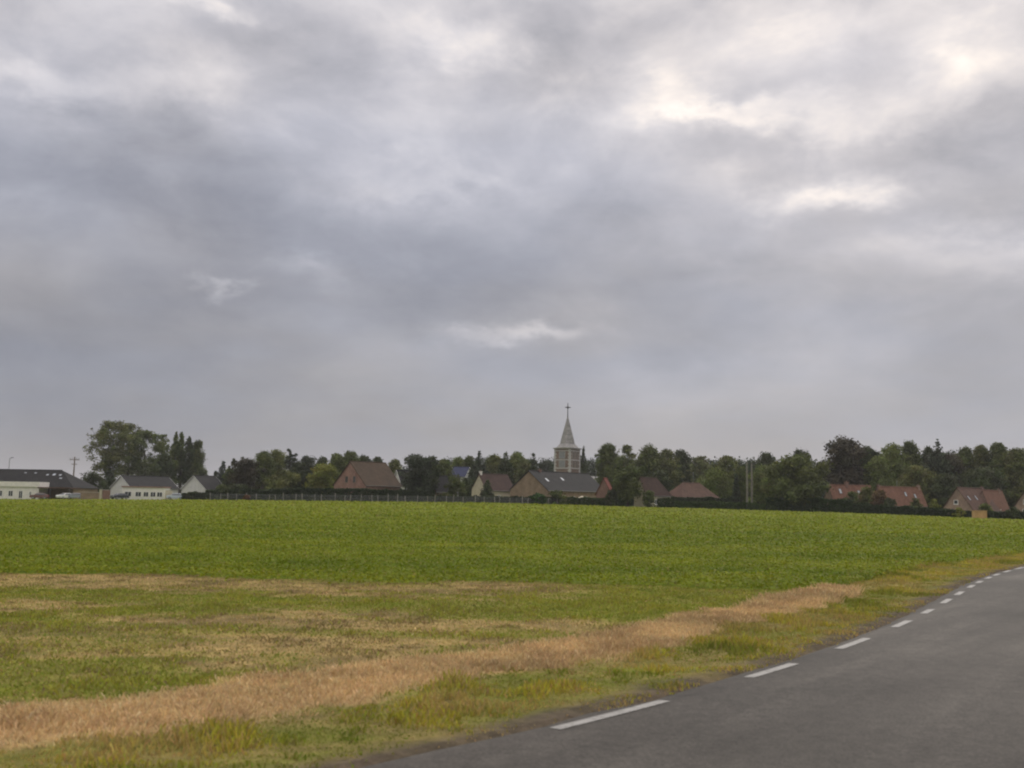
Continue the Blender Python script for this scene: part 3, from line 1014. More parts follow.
r, dims, He, Hr = gable_house('row_house', 'orange roofed house with pale gable end adjoining the house with bright skylights', 'house', 220, 975, 990.5, 1010, 490.5, 510.5, R_(52), M_BRICKP, M_TILER, chim=((.82, .22, .55, M_BRICKP),), wins=(('y0', .5, .6, 1.2, 1.1),))
gable_house('row_house', 'pale gabled house cut off by the right edge', 'house', 205, 1010, 1042, 1075, 491.5, 513, R_(46), M_BRICKP, M_TILED, wins=(('x0', .5, .8, 1.3, 1.2), ('x0', .5, 3.0, .9, .9)))


# ------------------------------------------------------------------ church
def church():
    D = 330
    c = at(569.6, D)
    th = R_(54)
    r = empty('church', c, th, 'parish church with square brick belfry, white corner stones and pale pointed spire', 'church')
    Wt = 6.2
    zt = height(568, 448.6, D)
    ztip = height(568, 415.5, D)
    zx = height(568, 401.8, D)
    MB().box(0, Wt, 0, Wt, -.8, zt).build('tower_wall', M_BRICKCH, r)
    # corner stones, bands, cornice
    for (a, b) in ((0, 0), (Wt, 0), (0, Wt), (Wt, Wt)):
        m = MB()
        z = 0
        k = 0
        while z < zt - .05:
            hh = min(.55, zt - z)
            w = .80 if k % 2 else .50
            sx, sy = (1 if a == 0 else -1), (1 if b == 0 else -1)
            xa_, xb_ = sorted((a - .06 * sx, a + w * sx))
            ya_, yb_ = sorted((b - .06 * sy, b + w * sy))
            m.box(xa_, xb_, ya_, yb_, z, z + hh - .01)
            z += hh
            k += 1
        m.build('corner_stones', M_STONE, r)
    for z0, z1, o in ((zt - .75, zt - .45, .09), (zt - 3.75, zt - 3.45, .09), (zt - 6.6, zt - 6.2, .10)):
        MB().box(-o, Wt + o, -o, Wt + o, z0, z1).build('stone_band', M_STONE, r)
    MB().box(-.35, Wt + .35, -.35, Wt + .35, zt + .003, zt + .32).build('cornice', M_STONE, r)
    # belfry louvres: two rows on each face in sight
    for side in ('x0', 'y0', 'x1'):
        for z in (zt - 3.2, zt - 6.05):
            for u in ((.5,) if side == 'x0' else (.34, .66)):
                w = 2.2 if side == 'x0' else 1.0
                h = 2.2
                fr = MB()
                sl = MB()

                def bx(m, a0, a1, d0, d1, z0, z1):
                    if side == 'x0': m.box(-d1, -d0, a0, a1, z0, z1)
                    elif side == 'x1': m.box(Wt + d0, Wt + d1, a0, a1, z0, z1)
                    else: m.box(a0, a1, -d1, -d0, z0, z1)
                cc = u * Wt
                bx(fr, cc - w / 2 - .10, cc - w / 2, .003, .11, z, z + h)
                bx(fr, cc + w / 2, cc + w / 2 + .10, .003, .11, z, z + h)
                bx(fr, cc - w / 2 - .10, cc + w / 2 + .10, .003, .11, z + h + .003, z + h + .14)
                f_ = fr.build('louvre_window', M_STONE, r)
                for k in range(7):
                    bx(sl, cc - w / 2, cc + w / 2, .004, .07, z + k * h / 7, z + k * h / 7 + h / 7 * .62)
                sl.build('louvre_slats', M_STEEL if side == 'x0' else M_WOODP, f_)
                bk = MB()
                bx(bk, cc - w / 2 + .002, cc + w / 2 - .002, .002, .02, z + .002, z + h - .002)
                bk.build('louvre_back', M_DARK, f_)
    # skirt roof and eight sided spire
    ctr = Wt / 2
    m = MB()
    z0 = zt + .33
    sq = [(-.55, -.55), (Wt + .55, -.55), (Wt + .55, Wt + .55), (-.55, Wt + .55)]
    n8 = 8
    rs = 2.55
    zs = z0 + 1.45
    oct_ = [(ctr + rs * math.cos(R_(22.5 + 45 * k + 180)), ctr + rs * math.sin(R_(22.5 + 45 * k + 180))) for k in range(n8)]
    low8 = []
    for k in range(4):
        a, b = sq[k], sq[(k + 1) % 4]
        low8 += [(a[0] * .72 + b[0] * .28, a[1] * .72 + b[1] * .28), (a[0] * .28 + b[0] * .72, a[1] * .28 + b[1] * .72)]
    vv = [(a, b, z0) for a, b in sq] + [(a, b, z0 + .02) for a, b in low8] + [(a, b, zs) for a, b in oct_]
    fs = []
    for k in range(4):
        fs.append((4 + 2 * k, 4 + 2 * k + 1, 12 + 2 * k + 1, 12 + 2 * k))
        e = 4 + 2 * k + 1
        f = 4 + (2 * k + 2) % 8
        fs.append((e, (k + 1) % 4, f))
        fs.append((e, f, 12 + (2 * k + 2) % 8, 12 + 2 * k + 1))
        fs.append((k, (k + 1) % 4, e, 4 + 2 * k))
    fs.append((3, 2, 1, 0))
    m.add(vv, fs)
    m.build('spire_skirt', M_ZINC, r)
    m = MB()
    z2 = zs + 1.6
    r2 = 2.17
    oct2 = [(ctr + r2 * math.cos(R_(22.5 + 45 * k + 180)), ctr + r2 * math.sin(R_(22.5 + 45 * k + 180)), z2) for k in range(n8)]
    tip = [(ctr + .14 * math.cos(R_(22.5 + 45 * k + 180)), ctr + .14 * math.sin(R_(22.5 + 45 * k + 180)), ztip) for k in range(n8)]
    m.add([(a, b, zs) for a, b in oct_] + oct2 + tip, [(k, (k + 1) % 8, 8 + (k + 1) % 8, 8 + k) for k in range(8)] + [(8 + k, 8 + (k + 1) % 8, 16 + (k + 1) % 8, 16 + k) for k in range(8)] + [tuple(range(16, 24))])
    m.build('spire', M_ZINC, r)
    m = MB()
    m.tube([(ctr, ctr, ztip - .3), (ctr, ctr, ztip + .6), (ctr, ctr, zx)], [.20, .15, .12], 8)
    zc_ = zx - 1.45
    ax = (math.cos(-th), math.sin(-th))
    m.tube([(ctr - .95 * ax[0], ctr - .95 * ax[1], zc_), (ctr + .95 * ax[0], ctr + .95 * ax[1], zc_)], [.15, .15], 8)
    cr = m.build('cross', M_DARK, r)
    m = MB()
    rr = .42
    pts = [(0, 0, zc_ + rr * math.cos(t_)) for t_ in np.linspace(math.pi, 0, 7)]
    m.tube([(ctr, ctr, p_[2]) for p_ in pts], [max(.02, rr * math.sin(t_)) for t_ in np.linspace(math.pi, 0, 7)], 10)
    m.build('cross_orb', M_DARK, r, smooth=True)
    # nave behind the tower, running to the right
    Ln, Wn, y0_ = 20, 9.5, -1.8
    zn = height(590, 476.2, D + 12)
    ze = zn - 4.2
    MB().add([(Wt + .01, y0_, -.8), (Wt + Ln, y0_, -.8), (Wt + Ln, y0_ + Wn, -.8), (Wt + .01, y0_ + Wn, -.8), (Wt + .01, y0_, ze), (Wt + Ln, y0_, ze), (Wt + Ln, y0_ + Wn, ze), (Wt + .01, y0_ + Wn, ze),
              (Wt + .01, y0_ + Wn / 2, zn - .05), (Wt + Ln, y0_ + Wn / 2, zn - .05)],
             [(0, 1, 5, 4), (2, 3, 7, 6), (3, 0, 4, 8, 7), (1, 2, 6, 9, 5)]).build('nave_wall', M_BRICKR, r)
    ov = .4
    sl_ = 4.2 / (Wn / 2)
    q0 = ze - sl_ * ov + .12
    MB().shell([[(Wt - .2, y0_ - ov, q0), (Wt + Ln + .3, y0_ - ov, q0), (Wt + Ln + .3, y0_ + Wn / 2, zn + .1), (Wt - .2, y0_ + Wn / 2, zn + .1)],
                [(Wt + Ln + .3, y0_ + Wn + ov, q0), (Wt - .2, y0_ + Wn + ov, q0), (Wt - .2, y0_ + Wn / 2, zn + .1), (Wt + Ln + .3, y0_ + Wn / 2, zn + .1)]], .14).build('nave_roof', M_ZINC, r)


church()


# ------------------------------------------------------------------ poles, lamp, fence, crate, cars
def pole_conc(px, D, top_py, label):
    p = at(px, D)
    h = height(px, top_py, D)
    r = empty('utility_pole', p, 0, label, 'pole', 'pair of concrete utility poles')
    MB().add([(-.25, -.18, -.5), (.25, -.18, -.5), (.25, .18, -.5), (-.25, .18, -.5), (-.15, -.11, h), (.15, -.11, h), (.15, .11, h), (-.15, .11, h)],
             [(3, 2, 1, 0), (4, 5, 6, 7), (0, 1, 5, 4), (1, 2, 6, 5), (2, 3, 7, 6), (3, 0, 4, 7)]).build('shaft', M_POST, r)
    m = MB()
    m.tube([(-.45, 0, h - .35), (.45, 0, h - .35)], [.05, .05], 6)
    m.build('bracket', M_DARK, r)
    for sx in (-.4, 0, .4):
        MB().tube([(sx, 0, h - .3), (sx, 0, h - .12), (sx, 0, h + .02)], [.03, .07, .05], 8).build('insulator', M_DARK, r)


pole_conc(747.2, 232, 461.5, 'thicker left pole of the two concrete utility poles')
pole_conc(752.0, 238, 463.0, 'thinner right pole of the two concrete utility poles')
p = at(72.6, 262)
h = height(72.6, 456.8, 262)
r = empty('utility_pole', p, 0, 'dark wooden utility pole with crossarms beside the slate roofed building', 'pole')
MB().tube([(0, 0, -.5), (0, 0, h)], [.20, .15], 10).build('shaft', M_WOODP, r)
MB().box(-1.25, 1.25, -.09, .09, h - .85, h - .67).build('crossarm', M_WOODP, r)
MB().box(-.75, .75, -.08, .08, h - 2.0, h - 1.85).build('crossarm', M_WOODP, r)
for sx in (-1.15, -.55, .55, 1.15):
    MB().tube([(sx, 0, h - .66), (sx, 0, h - .4), (sx, 0, h - .22)], [.035, .10, .06], 8).build('insulator', M_STEEL, r)
p = at(7.4, 262)
h = height(7.4, 457.6, 262)
r = empty('street_lamp', p, 0, 'grey curved street lamp above the slate roof at the far left', 'street lamp')
MB().tube([(0, 0, -.4), (0, 0, h - .5), (.15, 0, h - .1), (.45, 0, h)], [.11, .08, .07, .06], 8).build('post', M_STEEL, r)
m = MB()
m.add([(.45, -.14, h - .10), (1.05, -.10, h - .05), (1.05, .10, h - .05), (.45, .14, h - .10), (.45, -.10, h + .10), (1.02, -.06, h + .06), (1.02, .06, h + .06), (.45, .10, h + .10)],
      [(3, 2, 1, 0), (4, 5, 6, 7), (0, 1, 5, 4), (1, 2, 6, 5), (2, 3, 7, 6), (3, 0, 4, 7)])
m.build('lamp_head', M_DARK, r)

# the post and wire fence along the back of the gardens
def fence():
    pxs = list(np.arange(211.5, 566, 9.35))
    base = at(211.5, edge(211.5) + .6)
    r = empty('post_fence', base, 0, 'long fence of pale concrete posts and wire along the field edge', 'fence', None)
    proto = None
    tops = []
    for i, px in enumerate(pxs):
        j = px + random.uniform(-3.0, 3.0)
        p_ = at(j, edge(j) + .6 + random.uniform(-.15, .15))
        h_ = random.uniform(1.15, 1.85)
        if proto is None:
            m = MB()
            m.box(-.075, .075, -.07, .07, -.4, 1.0)
            m.add([(-.075, -.07, 1.0), (.075, -.07, 1.0), (.075, .07, 1.0), (-.075, .07, 1.0), (0, 0, 1.05)], [(0, 1, 4), (1, 2, 4), (2, 3, 4), (3, 0, 4)])
            o = proto = m.build('post', M_CONC2, r)
        else:
            o = proto.copy()
            COL.objects.link(o)
            o.parent = r
        o.location = p_ - base
        o.scale = (random.uniform(.85, 1.35), 1, h_)
        o.rotation_euler = (random.uniform(-.06, .06), random.uniform(-.07, .07), random.uniform(-.3, .3))
        tops.append((p_ - base, h_))
    for fr in (.25, .5, .75, .97):
        m = MB()
        for (a, ha), (b, hb) in zip(tops[:-1], tops[1:]):
            A, B = a + Vector((0, -.09, 1.35 * fr)), b + Vector((0, -.09, 1.35 * fr))
            m.tube([A, (A + B) / 2 - Vector((0, 0, .03)), B], [.012] * 3, 4)
        m.build('wire', M_STEEL, r)


fence()


def crate():
    D = 188
    A, B = at(974.6, D), at(987.0, D)
    w = (B - A).length
    h = height(981, 510.8, D)
    r = empty('wooden_crate', A, .05, 'tan plywood crate standing at the field edge', 'crate')
    mt = material('plywood', (.40, .25, .11), .8, .15, 1.2, stretch=(1, 1, .3))
    MB().box(.06, w - .06, .05, 1.2, .05, h - .06).build('panel', mt, r)
    m = MB()
    for xq in (0, w - .14): m.box(xq, xq + .14, -.02, .045, 0, h)
    m.box(.142, w - .142, -.02, .045, h - .15, h).box(.142, w - .142, -.02, .045, 0.02, .15)
    m.build('batten', mt, r)
    MB().box(-.05, w + .05, -.07, 1.27, h + .002, h + .05).build('lid', mt, r)
    MB().box(.1, w - .1, .1, 1.1, -.15, .048).build('pallet', M_WOODP, r)


crate()


def car(px, D, rz, colr_, label, nm, hatch=True):
    p_ = at(px, D)
    r = empty('parked_car', p_, rz, label, 'car', 'cars parked in front of the houses at far left')
    paint = material(nm, colr_, .35, .04, 2, spec=.5)
    prof_ = [(-2.0, .35), (-2.05, .75), (-1.95, .95), (-1.1, 1.0), (-.55, 1.42), (.9, 1.45), (1.75, 1.05), (2.0, .95), (2.0, .35)]
    m = MB()
    n_ = len(prof_)
    half = lambda z: .84 if z < 1.02 else .62
    m.add([(x_, -half(z_), z_) for x_, z_ in prof_] + [(x_, half(z_), z_) for x_, z_ in prof_],
          [tuple(range(n_)), tuple(range(2 * n_ - 1, n_ - 1, -1))] + [(i, n_ + i, n_ + (i + 1) % n_, (i + 1) % n_) for i in range(n_)])
    m.build('body', paint, r, bevel=.05)
    for s_ in (-1, 1):
        y_ = s_ * .80
        m = MB()
        q4 = [(-.92, .855, 1.04), (1.45, .855, 1.04), (.86, .67, 1.36), (-.5, .67, 1.34)]
        m.add([(a, s_ * b, c_) for a, b, c_ in q4] + [(a, s_ * (b - .15), c_) for a, b, c_ in q4], [(0, 1, 2, 3), (7, 6, 5, 4), (0, 4, 5, 1), (1, 5, 6, 2), (2, 6, 7, 3), (3, 7, 4, 0)])
        m.build('side_window', M_GLASS, r)
        for x_ in (-1.25, 1.25):
            w_ = MB().tube([(x_, s_ * .70, .31), (x_, s_ * .88, .31)], [.31, .31], 16).build('wheel', M_DARK, r)
            MB().tube([(x_, s_ * .882, .31), (x_, s_ * .90, .31)], [.19, .17], 12).build('rim', M_STEEL, w_)
        MB().box(-2.09, -2.03, s_ * .66 - .14, s_ * .66 + .14, .66, .80).build('headlight', M_SKYGLASS, r)
        MB().box(1.99, 2.04, s_ * .68 - .1, s_ * .68 + .1, .72, .92).build('tail_light', material('tail_light_red', (.35, .02, .02), .3, .05), r)
    for q4 in ([(-1.06, -.66, 1.05), (-1.06, .66, 1.05), (-.6, .55, 1.40), (-.6, -.55, 1.40)], [(1.66, .66, 1.12), (1.66, -.66, 1.12), (1.0, -.55, 1.43), (1.0, .55, 1.43)]):
        o_ = -.03 if q4[0][0] < 0 else .03
        MB().add([(a + o_, b, c_) for a, b, c_ in q4] + [(a - o_ * 3, b, c_ - .04) for a, b, c_ in q4], [(0, 1, 2, 3), (7, 6, 5, 4), (0, 4, 5, 1), (1, 5, 6, 2), (2, 6, 7, 3), (3, 7, 4, 0)]).build('windscreen', M_GLASS, r)


car(65.8, 237.5, R_(62), (.62, .62, .60), 'white car parked under the red edged carport', 'white_car_paint')
car(75.5, 238.5, R_(20), (.24, .26, .28), 'grey car parked against the brown brick wall beside carport', 'grey_car_paint')
car(120, 236.5, R_(55), (.035, .037, .045), 'dark car parked in front of the white sun room', 'dark_car_paint')
car(40, 236.5, R_(15), (.13, .06, .05), 'dull red car parked by the white annexe', 'red_car_paint')
car(176, 239, R_(10), (.40, .45, .52), 'pale blue grey car right of the low cream wall', 'blue_car_paint')
# garden parasol by the tan house
p = at(582, 241)
r = empty('garden_parasol', p, 0, 'cream garden parasol in front of the dark slate roofed house', 'parasol')
MB().tube([(0, 0, -.2), (0, 0, 2.3)], [.03, .03], 6).build('pole', M_TRIM, r)
m = MB()
m.add([(1.2 * math.cos(R_(45 * k)), 1.2 * math.sin(R_(45 * k)), 1.65) for k in range(8)] + [(0, 0, 2.3)] + [(1.18 * math.cos(R_(45 * k)), 1.18 * math.sin(R_(45 * k)), 1.55) for k in range(8)],
      [(k, (k + 1) % 8, 8) for k in range(8)] + [(9 + k, 9 + (k + 1) % 8, (k + 1) % 8, k) for k in range(8)])
m.build('canopy', M_CREAM, r)


# ------------------------------------------------------------------ trees
def leaf_cloud(ctrs, rads, n, size, base, squash=.85, var=.36, up=.25):
    """leaf faces spread through clumps; colours vary by clump and by leaf"""
    k = len(ctrs)
    ctrs, rads = np.asarray(ctrs), np.asarray(rads)
    w = rads ** 2
    pick = RNG.choice(k, n, p=w / w.sum())
    d = RNG.normal(size=(n, 3))
    d /= np.linalg.norm(d, axis=1)[:, None]
    rr = RNG.random(n) ** .45 * RNG.uniform(.72, 1.32, n)
    pos = ctrs[pick] + d * (rads[pick] * rr)[:, None] * np.array((1, 1, squash))
    nrm = d + RNG.normal(size=(n, 3)) * .75 + np.array((0, 0, up))
    nrm /= np.linalg.norm(nrm, axis=1)[:, None]
    t1 = np.cross(nrm, RNG.normal(size=(n, 3)))
    t1 /= np.linalg.norm(t1, axis=1)[:, None] + 1e-9
    t2 = np.cross(nrm, t1)
    sz = size * RNG.uniform(.6, 1.4, n)
    s1, s2 = (sz * .55)[:, None], (sz * .38)[:, None]
    P = np.stack([pos - t1 * s1, pos + t2 * s2, pos + t1 * s1, pos - t2 * s2], 1)
    cv = RNG.uniform(1 - var, 1 + var, (k, 1)) * (1 + RNG.uniform(-.08, .08, (k, 3)))
    col = np.asarray(base)[None] * cv[pick] * RNG.uniform(.72, 1.28, (n, 1))
    return P.reshape(-1, 3), np.clip(col, 0, 1)


def tree(name, label, px, wpx, top, kind, D, base, cat='tree', group=None, bottom=None, cov=2.6, lf=None):
    """a tapered trunk with limbs and a crown of leaf clumps"""
    p_ = at(px, D)
    H = height(px, top, D)
    Rr = wpx / 2000 * D * {'column': 1.45, 'conifer': 1.15, 'round': 1.52, 'loose': 1.18}.get(kind, 1.08)
    root = empty(name, p_, 0, label, cat, group)
    rs = random.Random(hash((label, px)) & 0xffff if False else int(px * 97 + top * 13))
    hb = height(px, bottom, D) if bottom else H * {'round': .14, 'dome': .14, 'loose': .28, 'column': .06, 'conifer': .05, 'bush': 0.0}.get(kind, .1)
    ctrs, rads = [], []
    hc = H - hb
    if kind in ('round', 'loose', 'bush', 'dome'):
        n = int(np.clip((20 if kind != 'loose' else 52) * hc / Rr, 30, 90 if kind != 'loose' else 150))
        cb = min(Rr, hc * .6)
        for _ in range(n):
            t = rs.random()
            if kind == 'bush': env = math.sqrt(max(0.05, 1 - t ** 2.4))
            elif kind == 'round': env = max(.06, 1 - (abs(t - .36) / (.64 if t > .36 else .62)) ** 1.9) ** .72
            elif kind == 'loose': env = max(.05, 1 - ((t - .55) / .45) ** 2.2) ** .5 if t > .55 else .62 + .38 * math.sin(math.pi / 2 * t / .55)
            elif t > .5: env = math.sqrt(max(.03, 1 - ((t - .5) / .5) ** 2.7))
            else: env = math.sqrt(max(.03, 1 - .8 * ((.5 - t) / .5) ** 2.4))
            cr_ = cb * (rs.uniform(.24, .40) if kind != 'loose' else rs.uniform(.15, .26))
            rad = max(0, Rr * env - cr_ * .7) * math.sqrt(rs.random())
            a = rs.uniform(0, 2 * math.pi)
            ctrs.append((rad * math.cos(a), rad * math.sin(a), max(hb, min(hb + t * hc, H - cr_ * .85))))
            rads.append(cr_)
            if rs.random() < .22:      # ragged outline
                c2 = cr_ * rs.uniform(.35, .6)
                r_o = (Rr * env + c2 * .3) * rs.uniform(.9, 1.06)
                ctrs.append((r_o * math.cos(a), r_o * math.sin(a), max(hb, min(hb + t * hc, H - c2 * .5))))
                rads.append(c2)
        if kind == 'round':            # several leaders of uneven height
            for k in range(rs.choice((3, 4, 5))):
                lx, ly = rs.uniform(-.72, .72) * Rr, rs.uniform(-.5, .5) * Rr
                lh = H - abs(lx) * rs.uniform(.25, .8) - rs.uniform(.1, 1.6)
                for j in range(5):
                    c2 = cb * (.09 + .045 * j)
                    ctrs.append((lx * (1 - .06 * j), ly, lh - c2 - j * cb * .19)); rads.append(c2)
        if kind in ('round', 'dome'):
            for k in range(7):
                cr_ = cb * .52
                ctrs.append((rs.uniform(-.2, .2) * Rr, rs.uniform(-.2, .2) * Rr, hb + cr_ * .5 + (hc - 2.0 * cr_) * k / 6)); rads.append(cr_)
        for tx in ((-.45, .05, .5) if kind == 'dome' else (rs.uniform(-.4, -.25), rs.uniform(-.08, .08), rs.uniform(.25, .4))):
            cr_ = cb * rs.uniform(.24, .34) * (1 if kind == 'dome' else .62)
            ctrs.append((tx * Rr, rs.uniform(-.2, .2) * Rr, H - cr_ * rs.uniform(.9, 1.5) - abs(tx) * (.25 if kind == 'dome' else rs.uniform(.5, 1.4)) * Rr)); rads.append(cr_)
    elif kind == 'column':
        for _ in range(44):
            t = rs.random()
            env = min(1, .55 + t * 1.6) * (1 - max(0, (t - .45) / .55) ** 1.5 * .74)
            cr_ = max(.35, Rr * rs.uniform(.32, .5) * max(.5, env))
            a = rs.uniform(0, 2 * math.pi)
            rad = max(0, Rr * env - cr_ * .6) * math.sqrt(rs.random())
            ctrs.append((rad * math.cos(a), rad * math.sin(a), min(hb + t * hc, H - cr_ * 1.4)))
            rads.append(cr_)
        ctrs += [(0, 0, H - .55), (.1, 0, H - 1.3), (-.1, .1, H - 2.1), (.1, 0, H - 2.9)]; rads += [.4, .55, .65, .75]
    else:                               # conifer: whorls that narrow upwards
        n = max(9, int(hc / .55))
        for i in range(n):
            t = i / n
            env = (1 - t) ** .75
            m_ = 6 if t < .7 else 4
            for j in range(m_):
                a = 2 * math.pi * (j + rs.random() * .7) / m_ + i
                cr_ = max(.42, Rr * env * .45)
                rad = max(0, Rr * env * rs.uniform(.75, 1.15) - cr_ * .6)
                ctrs.append((rad * math.cos(a), rad * math.sin(a), hb + t * hc * .96 - rad * .15 + cr_ * .3))
                rads.append(cr_)
        ctrs.append((0, 0, H - .5)); rads.append(.42)
    size = lf or max(.20, min(.55, .0014 * D))
    sil = 2 * Rr * hc * .78
    cov *= 1.35
    size = max(size, math.sqrt(cov * 2.4 * sil / (.42 * 13000)))
    nl_ = int(max(420, cov * 2.4 * sil / (size * size * .42)))
    sq_ = {'column': 1.6, 'conifer': .8}.get(kind, .85)
    co_, cl_ = leaf_cloud(ctrs, rads, nl_, size, base, sq_)
    raw_mesh('crown', co_, 4, M_LEAF, cl_, root)
    if kind != 'bush':
        m = MB()
        tr_ = max(.10, min(.55, H * .022))
        top_z = hb + hc * (.55 if kind in ('round', 'loose', 'dome') else .92)
        m.tube([(0, 0, -.4), (rs.uniform(-.1, .1), 0, hb * .5), (rs.uniform(-.2, .2), .1, hb + hc * .2), (rs.uniform(-.25, .25), 0, top_z)], [tr_ * 1.25, tr_, tr_ * .7, tr_ * .2], 8)
        if kind in ('round', 'loose', 'dome'):
            for i in rs.sample(range(len(ctrs)), min(7, len(ctrs))):
                c_ = ctrs[i]
                z0 = min(c_[2] * .8, hb * .7 + rs.random() * hc * .3)
                m.tube([(0, 0, z0), (c_[0] * .5, c_[1] * .5, z0 + (c_[2] - z0) * .6), c_], [tr_ * .32, tr_ * .2, tr_ * .06], 6)
        m.build('trunk', M_BARK, root)
    else:
        m = MB()
        for k in range(4):
            a = k * 1.6 + .4
            m.tube([(0, 0, -.2), (.3 * Rr * math.cos(a), .3 * Rr * math.sin(a), H * .4), (.55 * Rr * math.cos(a), .55 * Rr * math.sin(a), H * .7)], [.06, .045, .02], 5)
        m.build('stems', M_BARK, root)
    return root


